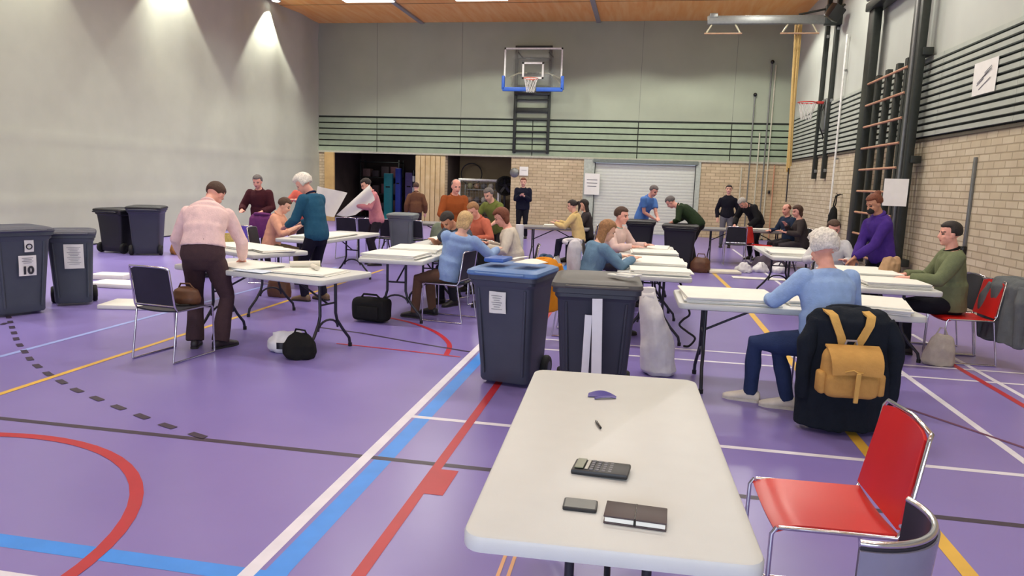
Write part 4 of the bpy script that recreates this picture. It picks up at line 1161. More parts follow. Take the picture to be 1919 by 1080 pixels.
# right store room: goal, hoop, shelf with balls
t = thing('handball_goal', 'white goal frame standing in the right store room', 'goal', (-5.98, 25.8, 0))
MB().rbox((0, 0, 1.63), (1.55, .08, .08), .01).build('crossbar', whp, t)
for sx in (-1, 1): MB().rbox((sx*.74, 0, .82), (.08, .08, 1.62), .01).build('post', whp, t)
nb = MB()
for i in range(14): nb.tube([(-.7+.108*i, .05, 1.6), (-.7+.108*i, .45, .05)], .006, 4)
for j in range(12): nb.tube([(-.7, .07+.033*j, 1.55-.13*j), (.7, .07+.033*j, 1.55-.13*j)], .006, 4)
nb.build('net', mat('net_grey', (150, 146, 136), rough=.9), t, 60)
t = thing('gym_hoop', 'dark gymnastic hoop hanging on the wall of the right store room', 'hoop', (-6.75, 27.75, 1.85))
MB().tube([(.42*math.cos(R(a)), 0, .42*math.sin(R(a))) for a in range(0, 360, 12)], .022, 8, closed=True).build('ring', legm, t, 60)
MB().tube([(0, .02, .42), (0, .4, .44)], .012, 8).build('peg', stl, t, 60)
t = thing('round_fan', 'black round drum fan in the right corner of the right store room', 'fan', (-4.98, 25.7, 1.45), 20)
fm = Matrix.Rotation(R(90), 4, 'X')
MB().lathe([(.30, -.12), (.36, -.12), (.36, .12), (.30, .12), (.30, -.1)], 26, 0, fm).build('drum', blk, t, 50)
MB().lathe([(.04, -.1), (.07, -.06), (.06, .06)], 14, 0, fm).build('hub', legm, t, 50)
for i in range(5):
    MB().rbox((0, 0, .17), (.11, .02, .24), .008, 1, 0, None, Matrix.Rotation(R(72*i), 4, 'Y') @ Matrix.Rotation(R(25), 4, 'Z')).build('blade', legm, t)
MB().tube([(0, 0, -.34), (0, 0, -1.4)], .03, 10).build('stand', legm, t, 60); MB().lathe([(.26, -1.45), (.26, -1.42), (.05, -1.38)], 20).build('base', legm, t, 40)
t = thing('ball_trolley', 'grey mesh trolley of sports gear behind the white goal frame', 'trolley', (-6.1, 27.3, 0))
for x in (-.7, .7):
    for y in (-.3, .3): MB().rbox((x, y, .75), (.04, .04, 1.4), .006).build('post', stg, t)
for z_ in (.2, .72, 1.25): MB().rbox((0, 0, z_), (1.45, .62, .035), .006).build('tray', stg, t)
for sx in (-1, 1):
    for sy in (-1, 1): MB().lathe([(.03, -.02), (.05, -.018), (.05, .018), (.03, .02)], 14, 0, Matrix.Translation((sx*.66, sy*.26, .05)) @ Matrix.Rotation(R(90), 4, 'Y')).build('castor', rubm, t, 50)
bc = [(150, 120, 100), (90, 86, 92), (176, 168, 160), (112, 60, 50), (60, 70, 84), (130, 126, 96)]
k = 0
for z_ in (.74, 1.27):
    for x in (-.55, -.28, 0, .28, .55):
        o = MB().ell((0, 0, .12), (.12, .12, .12), 0, None, 18, 12).build('ball', mat('ball_%d' % (k % 6), bc[k % 6], rough=.6), None, 60); place(o, (-6.1+x, 27.2, z_))
        tag(o, ('lower', 'upper')[k // 5]+' tray ball, number %d from the left on the mesh trolley' % (k % 5+1), 'ball', 'balls on the mesh trolley'); k += 1
# ================================================================== PEOPLE
skins = {'fair': (222, 172, 150), 'pink': (226, 164, 146), 'tan': (190, 136, 108), 'brown': (120, 82, 62)}
hairs = {'grey': (168, 162, 156), 'white': (222, 216, 206), 'dark': (38, 30, 28), 'brown': (74, 50, 36), 'light': (150, 108, 70), 'auburn': (110, 58, 36), 'greydark': (104, 98, 96), 'blond': (196, 164, 116)}
eyem = mat('eye_dark', (46, 36, 34), rough=.3); lipm = mat('lip', (168, 92, 88), rough=.5)
def skin_m(k): return mat('skin_'+k, skins[k], rough=.55, var=.05, scale=30)
def hair_m(k): return mat('hair_'+k, hairs[k], rough=.7, var=.25, scale=70, bump=.5, bscale=140)

def ik(a, t, l1, l2, pole):
    d = t-a; L = d.length; L = max(.05, min(L, (l1+l2)*.995)); d.normalize()
    e = a+d*L
    x = (l1*l1-l2*l2+L*L)/(2*L); h = math.sqrt(max(0, l1*l1-x*x))
    p = pole-d*pole.dot(d)
    if p.length < 1e-5: p = V((0, -1, 0))-d*d.y*-1
    p.normalize()
    return a+d*x+p*h, e

def lerp_secs(tab, u):
    for (u0, a), (u1, b_) in zip(tab, tab[1:]):
        if u <= u1:
            f = (u-u0)/(u1-u0); f = max(0, f); return [p+(q-p)*f for p, q in zip(a, b_)]
    return tab[-1][1]
TORSO = [(-.16, (.06, .05)), (-.12, (.10, .085)), (-.06, (.155, .115)), (.0, (.172, .122)), (.10, (.158, .112)), (.19, (.142, .102)), (.30, (.155, .112)), (.40, (.168, .112)), (.475, (.150, .092)), (.515, (.095, .07)), (.545, (.06, .058))]

def person(label, x, y, yaw, H=1.70, hip=None, lean=5, hipshare=.5, side=0, twist=0, head=(5, 0), hl=None, hr=None, fl=None, fr=None, skin='fair', hair=('short', 'brown'),
           top=('shirt', (120, 120, 120)), sleeve='long', legs=('trousers', (40, 40, 50)), shoes=(40, 36, 34), vox=.010, girth=1.0, curl=.35, lap=None, extra=None, flare=0.0, pl=None, prr=None, ez=0.0):
    """hip: height of the hip joints; hl/hr: wrist targets, fl/fr: ankle targets (x,y,z[,toe yaw]) in the person's own frame (x right, y ahead)"""
    s = H/1.72
    root = thing('person', label, 'person', (x, y, ez), yaw)
    hip = hip if hip is not None else .905*s
    P0 = V((0, 0, hip))
    # spine ------------------------------------------------------
    NS = 24; pts = []; frm = []
    p = P0.copy(); du = .56*s/NS
    for i in range(NS+1):
        u = i/NS*.56
        a = R(lean)*(hipshare+(1-hipshare)*min(1, u/.4)); sd = R(side)*min(1, .4+u/.4); tw = R(twist)*min(1, u/.4)
        Rm = Matrix.Rotation(tw, 3, 'Z') @ Matrix.Rotation(sd, 3, 'Y') @ Matrix.Rotation(-a, 3, 'X')
        t_ = Rm @ V((0, 0, 1))
        pts.append(p.copy()); frm.append((Rm @ V((1, 0, 0)), Rm @ V((0, 1, 0)), t_))
        p = p+t_*du
    def at(u):
        f = max(0, min(NS-1e-6, u/.56*NS)); i = int(f); q = pts[i].lerp(pts[i+1], f-i); r, fw, t_ = frm[min(NS, int(round(f)))]
        if u < 0: q = pts[0]+frm[0][2]*u*s
        return q, r, fw, t_
    def torso(mb, extra_=0.0, u0=-.12, u1=.545, g=girth, n=20, hem=None):
        secs = []; k = 16
        for i in range(k+1):
            u = u0+(u1-u0)*i/k
            w, d = lerp_secs(TORSO, u); q, r, fw, t_ = at(u)
            if hem and u < .19: w = max(w, hem); d = max(d, hem*.74)
            gg = g if u < .42 else 1
            secs.append((q+fw*(.012 if .25 < u < .47 else 0), r*(w*s*gg+extra_), fw*(d*s*gg+extra_)))
        mb.loft(secs, n)
    # arms --------------------------------------------------------
    q, r, fw, t_ = at(.462)
    arms = []
    for sx, hnd, pole in ((-1, hl, pl), (1, hr, prr)):
        sh = q+r*sx*.172*s+t_*.0
        if hnd is None: hnd = (sx*.25, .05, hip-.09)
        tgt = V(hnd[:3])
        reach = (tgt-sh)
        if reach.length > .5*s: sh = sh+reach.normalized()*min(.06, reach.length-.5*s)*s
        pole = V(pole) if pole else (r*sx*.55-fw*.5+V((0, 0, -.7)))
        el, wr = ik(sh, tgt, .285*s, .255*s, pole)
        arms.append((sx, sh, el, wr, hnd[3] if len(hnd) > 3 else None))
    # legs ----------------------------------------------------------
    lg = []
    r0 = frm[0][0]
    for sx, ft in ((-1, fl), (1, fr)):
        hp = P0+r0*sx*.088*s-frm[0][2]*.02
        if ft is None: ft = (sx*.11, .0, .085, 0)
        tgt = V(ft[:3]); ty = R(ft[3]) if len(ft) > 3 else 0.0
        pole = V((math.sin(-ty), math.cos(ty), .25))
        kn, an = ik(hp, tgt, .425*s, .41*s, pole)
        lg.append((sx, hp, kn, an, ty))
    # head ----------------------------------------------------------
    nb_, nr, nf, nt_ = at(.53)
    hp_, hy_ = R(head[0]), R(head[1]); roll = R(head[2]) if len(head) > 2 else 0
    Hm = Matrix.Rotation(R(twist)+hy_, 3, 'Z') @ Matrix.Rotation(-hp_, 3, 'X') @ Matrix.Rotation(roll, 3, 'Y')
    hu, hf, hx = Hm @ V((0, 0, 1)), Hm @ V((0, 1, 0)), Hm @ V((1, 0, 0))
    ndir = (nt_*.55+hu*.45).normalized()
    HC = nb_+ndir*.085*s+hu*.075*s+hf*.022*s
    HM = Matrix.Translation(HC) @ Hm.to_4x4() @ Matrix.Scale(s, 4)
    sk = skin_m(skin)
    # ---- the body: one surface ---------------------------------------
    mb = MB()
    torso(mb)
    mb.loft([(nb_-nt_*.05*s, nr*.07*s, nf*.06*s), (nb_, nr*.058*s, nf*.058*s), (nb_+ndir*.05*s, hx*.053*s, hf*.056*s), (HC-hu*.05*s-hf*.01*s, hx*.05*s, hf*.055*s)], 14)
    mb.ell((0, -.012, .035), (.076, .096, .088), 0, HM, 16, 12)
    mb.ell((0, .018, -.035), (.062, .074, .075), 0, HM, 16, 10)
    mb.ell((0, .062, -.09), (.026, .022, .02), 0, HM, 10, 8)
    mb.ell((0, .075, -.055), (.030, .018, .016), 0, HM, 10, 8)
    mb.loft([((0, .080, .022), (.009, 0, 0), (0, .010, 0)), ((0, .094, -.004), (.011, 0, 0), (0, .013, 0)), ((0, .102, -.022), (.017, 0, 0), (0, .015, 0)), ((0, .088, -.034), (.013, 0, 0), (0, .010, 0))], 10, 0, True, HM)
    for sx in (-1, 1):
        mb.ell((sx*.076, -.008, -.005), (.011, .021, .033), 0, HM, 8, 8)
        mb.ell((sx*.032, .074, .03), (.022, .014, .010), 0, HM, 8, 6)
        mb.ell((sx*.038, .062, -.022), (.022, .02, .02), 0, HM, 8, 6)
    hands_at = []
    for sx, sh, el, wr, hd in arms:
        m1 = sh.lerp(el, .45); m2 = el.lerp(wr, .3)
        mb.tube([sh-(el-sh)*.08, sh.lerp(el, .12), m1, el, m2, wr], [.048*s, .054*s, .046*s, .039*s, .041*s, .027*s], 12)
        mb.ell(sh, (.055*s, .055*s, .055*s), 0, None, 12, 8)
        d = (wr-el).normalized()
        if hd: d = V(hd).normalized()
        pn = V((0, 0, -1))-d*d.z*-1; pn = (V((0, 0, -1))-d*V((0, 0, -1)).dot(d))
        if pn.length < .25: pn = (r*-sx)-d*(r*-sx).dot(d)
        pn.normalize(); ac = d.cross(pn)*1.0
        inner = ac if ac.dot(r)*sx < 0 else -ac      # side of the thumb
        k = s*1.0
        mb.loft([(wr-d*.02*k, ac*.027*k, pn*.021*k), (wr+d*.02*k, ac*.034*k, pn*.018*k), (wr+d*.06*k, ac*.043*k, pn*.015*k), (wr+d*.09*k, ac*.042*k, pn*.013*k)], 12)
        for j, (off, L_) in enumerate(((.033, .070), (.0115, .080), (-.0115, .074), (-.033, .058))):
            b0 = wr+d*.083*k+inner*off*k; dirs = d+inner*off*2.2; dirs.normalize()
            c1 = b0+dirs*L_*.42*k+pn*curl*.018*k
            d2 = (dirs+pn*curl*.9).normalized(); c2 = c1+d2*L_*.33*k
            d3 = (dirs+pn*curl*2.0).normalized(); c3 = c2+d3*L_*.26*k
            mb.tube([b0-d*.02*k, b0, c1, c2, c3], [.0095*k, .0095*k, .0088*k, .008*k, .0062*k], 8)
        tb = wr+d*.028*k+inner*.03*k
        t1 = tb+(d*.6+inner*.75+pn*.25).normalized()*.036*k; t2 = t1+(d*.9+inner*.3+pn*.35).normalized()*.03*k
        mb.tube([tb-inner*.015*k, tb, t1, t2], [.013*k, .013*k, .0105*k, .0075*k], 8)
        hands_at.append(wr+d*.09*k)
    for sx, hp, kn, an, ty in lg:
        mb.tube([hp-(kn-hp)*.05, hp.lerp(kn, .25), kn, kn.lerp(an, .3), an], [.08*s*girth, .078*s*girth, .052*s, .053*s, .035*s], 14)
        fd = V((-math.sin(ty), math.cos(ty), 0))
        mb.tube([an+V((0, 0, .02)), an+V((0, 0, -.035)), an+fd*.09*s+V((0, 0, -.05)), an+fd*.15*s+V((0, 0, -.058))], [.036*s, .034*s, .03*s, .02*s], 10)
    HI = HM.inverted()
    def paint(c):
        q_ = HI @ c
        if q_.y > .045 and abs(q_.x) < .06 and abs(q_.z) < .09:
            for e in (-1, 1):
                if ((q_.x-e*.031)/.015)**2+((q_.z-.009)/.0085)**2 < 1: return 1
            if (q_.x/.025)**2+((q_.z+.055)/.010)**2 < 1: return 2
            for e in (-1, 1):
                if ((q_.x-e*.033)/.021)**2+((q_.z-.031)/.0055)**2 < 1: return 3
        return 0
    hk = hair[1] if hair[1] else 'greydark'
    body = fused(mb, 'body', [sk, eyem, lipm, hair_m(hk)], vox, root, 2, 0, 9, paint)
    # ---- clothing ------------------------------------------------------
    tm = cloth('top_%d_%d_%d' % top[1], top[1])
    mb = MB()
    torso(mb, .022, -.085 if top[0] != 'crop' else .07, .528, girth, 20, .165 if top[0] in ('loose', 'coat') else None)
    g_ = .012 if top[0] != 'coat' else .02
    for sx, sh, el, wr, hd in arms:
        if sleeve == 'long':
            w2 = wr.lerp(el, .04)
            mb.tube([sh-(el-sh)*.1, sh.lerp(el, .12), sh.lerp(el, .5), el, el.lerp(wr, .35), w2], [.056*s+g_, .062*s+g_, .054*s+g_, .048*s+g_, .047*s+g_, .034*s+g_], 14)
        elif sleeve == 'mid':
            mb.tube([sh-(el-sh)*.1, sh.lerp(el, .12), sh.lerp(el, .5), el, el.lerp(wr, .4)], [.056*s+g_, .062*s+g_, .054*s+g_, .048*s+g_, .044*s+g_], 14)
        else:
            mb.tube([sh-(el-sh)*.1, sh.lerp(el, .12), sh.lerp(el, .62)], [.056*s+g_, .062*s+g_, .058*s+g_], 14)
        mb.ell(sh, (.062*s+g_,)*3, 0, None, 12, 8)
    fused(mb, {'shirt': 'shirt', 'sweater': 'sweater', 'loose': 'shirt', 'coat': 'jacket', 'hoodie': 'hoodie', 'crop': 'sweater'}[top[0]], tm, max(.010, vox), root, 3, .008, 9, None, (1, 1, .8))
    if top[0] in ('sweater', 'hoodie', 'coat', 'shirt', 'crop'):
        q, rr, ff, tt = at(.53)
        MB().tube([q+rr*.066*s*math.cos(R(a))+ff*.064*s*math.sin(R(a))+tt*(.008-.018*math.sin(R(a)))*s for a in range(0, 360, 20)], .014 if top[0] != 'hoodie' else .024, 8, closed=True).build('collar', tm if not extra or 'collar' not in extra else cloth('collar_%d' % extra['collar'][0], extra['collar']), root, 60)
    lm = cloth('legs_%d_%d_%d' % legs[1], legs[1])
    mb = MB()
    torso(mb, .012, -.155, .15 if top[0] == 'crop' else .075, girth, 20)
    for sx, hp, kn, an, ty in lg:
        lo = an+V((0, 0, -.02))
        mb.tube([hp-(kn-hp)*.05, hp.lerp(kn, .2), hp.lerp(kn, .6), kn, kn.lerp(lo, .4), lo], [.088*s*girth, .092*s*girth, .08*s*girth, .066*s, (.062+flare*.4)*s, (.052+flare)*s], 16)
    fused(mb, 'trousers', lm, max(.010, vox), root, 3, .007, 10, None, (1, 1, .5))
    sm_ = mat('shoe_%d_%d_%d' % shoes, shoes, rough=.5, var=.08)
    for sx, hp, kn, an, ty in lg:
        fd = V((-math.sin(ty), math.cos(ty), 0)); rd = V((fd.y, -fd.x, 0)); z0 = an.z-.085
        def S(f, w, h, zb=0.0): return (V((an.x, an.y, z0+zb+h/2))+fd*f*s, rd*w*s, V((0, 0, h/2)))
        mb = MB().loft([S(-.075, .02, .05, .01), S(-.065, .033, .085), S(-.02, .037, .11), S(.04, .039, .09), (S(.10, .046, .07)), S(.15, .046, .055), S(.185, .036, .045), S(.205, .015, .03, .005)], 16)
        so = mb.build('shoe', sm_, root, 70)
        MB().prism([(p_[0], p_[1]) for p_ in [(V((an.x, an.y, 0))+fd*(f*s)+rd*(w*s)) for f, w in ((-.078, .02), (-.06, .036), (.04, .036), (.10, .047), (.16, .045), (.205, .018), (.205, -.018), (.16, -.045), (.10, -.047), (.04, -.036), (-.06, -.036), (-.078, -.02))]], z0, z0+.018).build('sole', mat('sole_dark', (40, 38, 38), rough=.8) if sum(shoes) < 400 else mat('sole_white', (206, 200, 190), rough=.8), so)
    # ---- hair ------------------------------------------------------------
    st_, hk = hair
    if st_ != 'bald':
        hm = hair_m(hk); thick = {'short': .012, 'curly': .030, 'perm': .036, 'long': .016, 'pony': .013, 'bun': .013, 'bob': .022, 'thin': .004}[st_]
        nu, nv = 30, 22; vs_ = []; fs_ = []
        def sst(a, b_, x_): t__ = max(0, min(1, (x_-a)/(b_-a))); return t__*t__*(3-2*t__)
        low = {'short': -.60, 'curly': -.55, 'perm': -.62, 'long': -.72, 'pony': -.5, 'bun': -.5, 'bob': -.8, 'thin': -.4}[st_]
        for j in range(nv+1):
            ph = -math.pi/2+math.pi*j/nv
            for i in range(nu):
                a = 2*math.pi*i/nu; d = V((math.cos(ph)*math.cos(a), math.cos(ph)*math.sin(a), math.sin(ph)))
                face = sst(.12, .34, d.y)*(1-sst(.34, .56, d.z))
                earr = sst(-.30, .05, d.y)*(1-sst(-.42, -.18, d.z)) if st_ not in ('long', 'bob', 'perm') else sst(.0, .2, d.y)*(1-sst(.1, .3, d.z))
                neck = 1-sst(low-.1, low+.12, d.z)
                if st_ == 'thin': face = max(face, sst(.3, .75, d.z)*sst(-.5, 0, d.y))
                hid = max(face, earr, neck)
                nn = noise.noise(d*5.5+V((x, y, 0)))
                ex = thick*(1+ (.35*nn if st_ in ('curly', 'perm') else .16*nn))*(1-hid)-.022*hid
                rad = V((.079+ex, .099+ex, .091+ex))
                vs_.append(V((d.x*rad.x, -.012+d.y*rad.y, .035+d.z*rad.z)))
        for j in range(nv):
            for i in range(nu): fs_.append((j*nu+i, j*nu+(i+1) % nu, (j+1)*nu+(i+1) % nu, (j+1)*nu+i))
        mb = MB().add(vs_, fs_, 0, HM)
        if st_ in ('long', 'bob'):
            ln_ = .26 if st_ == 'long' else .1
            dn = (V((0, 0, -1))*.8-hu*.4).normalized(); bs = HC-hf*.055*s
            mb.loft([(bs+hu*.06*s, hx*.075*s, hf*.045*s), (bs-hu*.02*s, hx*.088*s, hf*.05*s), (bs-hu*.02*s+dn*ln_*.45*s-hf*.01, hx*.092*s, hf*.045*s), (bs-hu*.02*s+dn*ln_*.8*s-hf*.015*s, hx*.085*s, hf*.035*s), (bs-hu*.02*s+dn*ln_*s-hf*.015*s, hx*.05*s, hf*.02*s)], 16)
        if st_ == 'pony':
            bs = HC-hf*.10*s+hu*.05*s
            mb.tube([bs, bs-hf*.05*s+hu*.01*s, bs-hf*.08*s-V((0, 0, .08))*s, bs-hf*.06*s-V((0, 0, .2))*s], [.022*s, .03*s, .032*s, .01*s], 10)
        if st_ == 'bun':
            mb.ell((0, -.09, .11), (.045, .045, .04), 0, HM, 12, 8)
        fused(mb, 'hair', hm, .008, root, 1, .0035 if st_ in ('curly', 'perm', 'long') else .002, 38)
    if extra and 'mask' in extra:
        MB().ell((0, .072, -.055), (.05, .045, .048), 0, HM, 14, 10).build('face_mask', rubm, root, 60)
    if extra and 'glasses' in extra:
        g2 = MB()
        for e in (-1, 1):
            g2.tube([(e*.033+.02*math.cos(R(a)), .098, .008+.015*math.sin(R(a))) for a in range(0, 360, 30)], .0022, 5, 0, HM, closed=True)
            g2.tube([(e*.054, .096, .01), (e*.08, .0, .012)], .002, 5, 0, HM)
        g2.build('glasses', blk, root, 60)
    return root, HC, hands_at
# ---- the cast ------------------------------------------------------------
def sit(h=.545): return dict(hip=h)
# pale pink sweater, bent over the left table, back to the camera
person('person in a pale pink sweater and dark brown trousers bending over the left table', -3.97, 5.92, 20, 1.68, lean=40, hipshare=.25, head=(52, -22), hl=(-.27, .40, .80), hr=(.26, .44, .80), fl=(-.10, .02, .085, 6), fr=(.13, -.02, .085, -40),
       hair=('short', 'brown'), top=('crop', (232, 200, 198)), legs=('trousers', (72, 54, 58)), shoes=(40, 32, 36), vox=.009, girth=1.14, flare=.03, skin='pink')
# teal sweater, white hair, facing left
person('white-haired person in a teal sweater standing and looking down at the left', -4.14, 8.62, 78, 1.68, lean=14, hipshare=.3, head=(38, 18), hl=(-.12, .38, .98), hr=(.14, .36, 1.0), fl=(-.1, .12, .085, 5), fr=(.11, -.03, .085, -5),
       hair=('perm', 'white'), top=('sweater', (38, 84, 112)), legs=('trousers', (28, 26, 42)), shoes=(110, 88, 64), vox=.010, skin='pink', extra={'collar': (20, 30, 60)})
# group at the left
person('grey-haired person in a dark maroon cardigan behind the purple chair', -6.62, 11.6, 188, 1.62, lean=10, head=(20, 0), hl=(-.14, .32, .98), hr=(.2, .34, 1.0), hair=('short', 'greydark'), top=('coat', (66, 28, 36)), legs=('trousers', (44, 36, 44)), vox=.013, skin='pink')
person('seated person in a peach top and olive trousers left of the teal sweater', -5.50, 9.9, -78, 1.66, hip=.54, lean=18, head=(30, 0), hl=(-.1, .4, .84), hr=(.12, .42, .86), fl=(-.14, .44, .085, 0), fr=(.14, .46, .085, 0), hair=('short', 'brown'), top=('shirt', (216, 160, 136)), sleeve='mid', legs=('trousers', (84, 74, 56)), shoes=(36, 32, 32), vox=.012)
a_ = person('person in a coral top holding up a large unfolded sheet', -6.18, 12.4, 205, 1.62, lean=8, head=(18, -30), hl=(.16, .46, 1.18), hr=(.36, .30, 1.06), hair=('thin', 'grey'), top=('shirt', (216, 110, 96)), legs=('trousers', (36, 34, 44)), vox=.012, skin='pink')
b_ = person('dark-haired person in a pink top holding up a large unfolded sheet', -4.86, 12.6, 125, 1.64, lean=16, head=(30, 0), hl=(-.18, .42, 1.12), hr=(.06, .44, 1.0), hair=('short', 'dark'), top=('shirt', (196, 128, 136)), legs=('trousers', (40, 34, 42)), vox=.012)
person('person in a brown jacket standing far back by the pillar', -5.92, 18.2, 20, 1.52, lean=4, hair=('short', 'brown'), top=('coat', (98, 66, 48)), legs=('trousers', (56, 46, 52)), vox=.016)
person('person in an orange-brown shirt standing before the white goal frame', -3.10, 11.5, 215, 1.66, lean=10, head=(18, 0), hl=(-.1, .36, .96), hr=(.2, .36, .98), hair=('thin', 'greydark'), top=('shirt', (150, 78, 38)), legs=('trousers', (34, 30, 38)), vox=.012, skin='pink', girth=1.1)
person('person in an olive green top leaning behind the far end of the middle table', -2.42, 12.0, 150, 1.58, lean=28, head=(30, 0), hl=(-.28, .5, .92), hr=(.26, .5, .90), hair=('short', 'greydark'), top=('shirt', (112, 122, 62)), sleeve='mid', legs=('trousers', (50, 48, 50)), vox=.013)
# middle table group
person('person in a pale blue shirt and brown trousers twisting round on a dark chair', -2.16, 8.02, 76, 1.62, hip=.545, lean=-18, hipshare=.5, side=10, twist=-62, head=(32, -25), hl=(.34, .12, .82), hr=(.46, -.36, .82), fl=(-.16, .40, .085, 0), fr=(.14, .34, .085, -10), hair=('bob', 'blond'), top=('loose', (140, 166, 208)), legs=('trousers', (108, 80, 64)), shoes=(34, 30, 34), vox=.010, girth=1.12)
person('dark-haired person with bare arms leaning over the table behind the pale blue shirt', -2.30, 9.27, 150, 1.66, hip=.56, lean=34, head=(50, 0), hl=(-.22, .42, .84), hr=(.24, .40, .84), fl=(-.12, .35, .085, 0), fr=(.12, .35, .085, 0), hair=('short', 'dark'), top=('shirt', (70, 80, 92)), sleeve='short', legs=('trousers', (36, 36, 44)), vox=.011, skin='tan')
person('person with reddish hair in a cream top sitting right of the pale blue shirt', -1.60, 9.1, 100, 1.64, hip=.55, lean=16, head=(30, 0), hl=(-.2, .36, .80), hr=(.16, .38, .82), fl=(-.12, .36, .085, 0), fr=(.12, .36, .085, 0), hair=('bob', 'auburn'), top=('loose', (206, 196, 182)), legs=('trousers', (30, 30, 36)), vox=.011, skin='pink')
person('person in a coral red top leaning in behind the reddish-haired head', -2.25, 10.3, 140, 1.62, hip=.62, lean=26, head=(34, 10), hl=(-.24, .4, .82), hr=(.22, .42, .82), fl=(-.12, .25, .085, 0), fr=(.12, .25, .085, 0), hair=('short', 'light'), top=('shirt', (190, 104, 84)), legs=('trousers', (44, 40, 44)), vox=.012, skin='pink')
# suit at the back
person('man in a dark navy suit standing at the back with hands at his chest', -3.42, 20.4, 185, 1.74, lean=0, head=(8, 0), hl=(-.05, .25, 1.22), hr=(.05, .26, 1.24), hair=('short', 'auburn'), top=('coat', (22, 24, 42)), legs=('trousers', (24, 24, 34)), shoes=(24, 22, 22), vox=.014, girth=1.08)
# yellow jumper
person('person in a pale yellow jumper sitting in profile at the back', -1.22, 14.2, 82, 1.64, hip=.55, lean=16, head=(14, 0), hl=(-.16, .46, .84), hr=(.12, .46, .86), fl=(-.1, .42, .085, 0), fr=(.1, .5, .085, 0), hair=('pony', 'dark'), top=('sweater', (220, 194, 132)), legs=('trousers', (34, 34, 50)), vox=.012)
person('person in a dark top sitting behind the pale yellow jumper', -1.10, 14.9, 95, 1.62, hip=.55, lean=8, head=(16, 0), hl=(-.2, .4, .8), hr=(.2, .4, .8), fl=(-.12, .4, .085), fr=(.12, .4, .085), hair=('long', 'dark'), top=('shirt', (60, 54, 58)), legs=('trousers', (34, 34, 44)), vox=.013)
# denim jacket
person('person with long light brown hair in a denim jacket sitting by the ballot piles', -.56, 7.72, -62, 1.60, hip=.54, lean=20, head=(28, 0), hl=(-.20, .52, .84), hr=(.10, .50, .84), fl=(-.12, .38, .085), fr=(.14, .38, .085), hair=('long', 'light'), top=('loose', (104, 134, 160)), legs=('trousers', (40, 42, 56)), vox=.009, skin='fair')
person('man in a pale pink shirt sitting beyond the denim jacket, facing the room', -.42, 10.1, -118, 1.70, hip=.545, lean=14, head=(10, 8), hl=(-.22, .44, .82), hr=(.22, .48, .82), fl=(-.12, .38, .085), fr=(.14, .38, .085), hair=('short', 'brown'), top=('shirt', (218, 190, 184)), legs=('trousers', (50, 50, 60)), vox=.010, skin='pink', extra={'collar': (150, 170, 160)})
# blue polo, dark green
person('person in a blue polo shirt leaning on a black bin before the roller shutter', -.02, 16.3, 230, 1.72, lean=30, hipshare=.4, head=(30, 0), hl=(.05, .50, .95), hr=(-.05, .3, .92), hair=('short', 'greydark'), top=('shirt', (86, 128, 196)), sleeve='short', legs=('trousers', (38, 44, 88)), vox=.013, skin='pink')
person('person in a dark green jumper stooping into a black bin', 1.10, 14.9, 82, 1.72, lean=62, hipshare=.55, head=(50, 0), hl=(-.16, .52, .90), hr=(.14, .50, .90), hair=('short', 'greydark'), top=('sweater', (40, 56, 36)), sleeve='mid', legs=('trousers', (34, 32, 32)), vox=.012, skin='pink', girth=1.12)
person('person in a black jumper standing straight against the brick wall', 2.30, 20.5, 172, 1.72, lean=0, head=(2, 0), hair=('short', 'dark'), top=('sweater', (24, 24, 34)), legs=('trousers', (96, 96, 104)), vox=.014)
person('grey-haired person in a black jacket stooping over the grey table', 2.62, 17.3, 130, 1.70, lean=58, hipshare=.5, head=(60, 0), hl=(-.2, .5, .80), hr=(.2, .5, .80), hair=('short', 'grey'), top=('coat', (26, 26, 30)), legs=('trousers', (30, 30, 34)), vox=.013, skin='pink')
person('person in dark blue sitting farther back by the right corner', 3.15, 16.2, 118, 1.70, hip=.55, lean=12, head=(10, 0), hl=(-.2, .36, .78), hr=(.2, .36, .76), fl=(-.12, .42, .085), fr=(.12, .42, .085), hair=('thin', 'auburn'), top=('shirt', (36, 50, 74)), legs=('trousers', (44, 40, 46)), vox=.013, skin='pink')
person('brown-haired person in dark grey sitting at the right corner, nearer one', 3.28, 15.5, 88, 1.68, hip=.55, lean=14, head=(14, 10), hl=(-.2, .36, .78), hr=(.1, .34, .92), fl=(-.12, .42, .085), fr=(.12, .42, .085), hair=('bob', 'brown'), top=('loose', (60, 54, 54)), legs=('trousers', (58, 52, 58)), vox=.013, skin='pink')
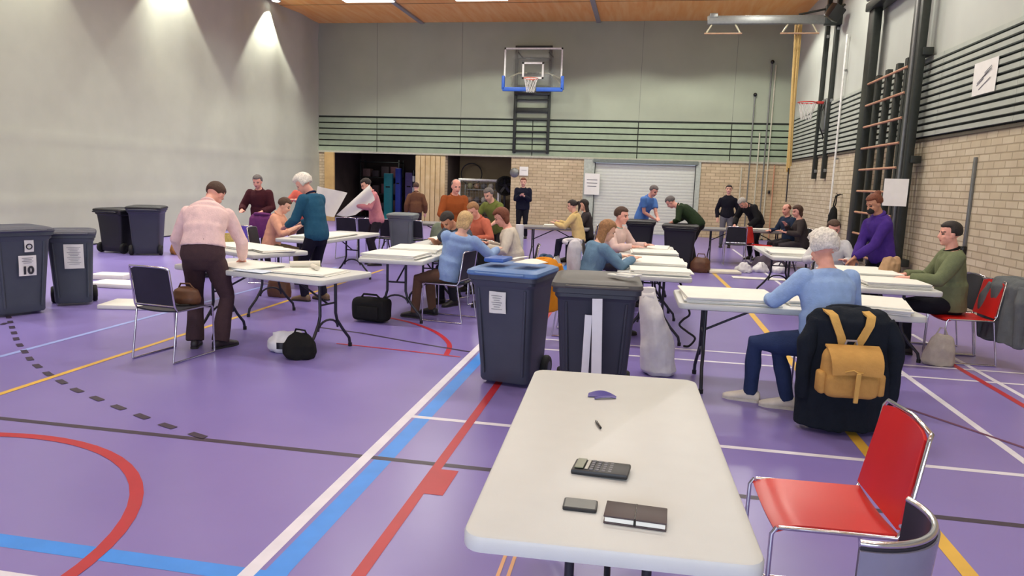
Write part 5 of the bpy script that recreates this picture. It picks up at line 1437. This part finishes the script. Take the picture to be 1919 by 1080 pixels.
# light blue sweater, near right
person('white-haired person in a light blue sweater sitting with back to the camera', 1.39, 5.45, 14, 1.72, hip=.56, lean=17, hipshare=.3, head=(22, 6), hl=(-.27, .42, .80), hr=(.27, .42, .80), fl=(-.42, .30, .085, 62), fr=(-.20, .12, .085, 66), hair=('perm', 'white'), top=('loose', (150, 178, 222)), legs=('trousers', (46, 60, 96)), shoes=(226, 218, 204), vox=.008, girth=1.14, skin='pink', pl=(-.8, -.5, -.5), prr=(.25, -.5, -.8))
# right side group
person('person in a purple hoodie with a dark mask standing by the ladder frame', 2.93, 9.42, 112, 1.66, lean=16, hipshare=.3, head=(26, 0), hl=(-.04, .40, .86), hr=(.02, .36, .84), hair=('bun', 'auburn'), top=('hoodie', (70, 44, 128)), legs=('trousers', (24, 24, 32)), vox=.010, skin='tan', extra={'mask': 1})
person('person in a white top sitting beside the purple hoodie', 2.42, 9.76, 165, 1.60, hip=.55, lean=12, head=(22, 10), hl=(-.18, .34, .80), hr=(.18, .34, .80), fl=(-.1, .3, .085), fr=(.1, .3, .085), hair=('pony', 'brown'), top=('loose', (214, 214, 214)), legs=('trousers', (50, 50, 60)), vox=.010, skin='pink')
person('dark-haired man in a green jacket sitting in profile before the brick wall', 3.16, 7.9, 84, 1.74, hip=.56, lean=6, head=(6, 4), hl=(-.16, .44, .80), hr=(.14, .42, .80), fl=(-.12, .40, .085), fr=(.12, .42, .085), hair=('short', 'dark'), top=('coat', (110, 118, 88)), legs=('trousers', (28, 28, 36)), vox=.009, skin='pink', extra={'collar': (24, 26, 26)})
# the two large unfolded sheets, held by the coral and the pink tops
def bigsheet(label, A, B, C, D):
    A, B, C, D = V(A), V(B), V(C), V(D)
    def g(u, v):
        p_ = (A.lerp(B, u)).lerp(D.lerp(C, u), v); return p_+V((0, -.03*math.sin(u*6)*math.sin(v*2), -.03*math.sin(math.pi*u)*(1-v)))
    o = MB().sheet(g, 14, 10, .003).build('unfolded_ballot', paperm, None, 60)
    tag(o, label, 'paper sheet'); return o
bigsheet('large white sheet held up by the person in the coral top', (-5.82, 12.0, 1.02), (-5.44, 12.02, .90), (-5.20, 12.05, 1.34), (-5.74, 12.0, 1.44))
bigsheet('large white sheet held up by the dark-haired person in a pink top', (-5.44, 12.12, .93), (-5.10, 12.2, .95), (-4.76, 12.24, 1.22), (-4.84, 12.22, 1.50))
bpy.data.scenes.remove(_TS)
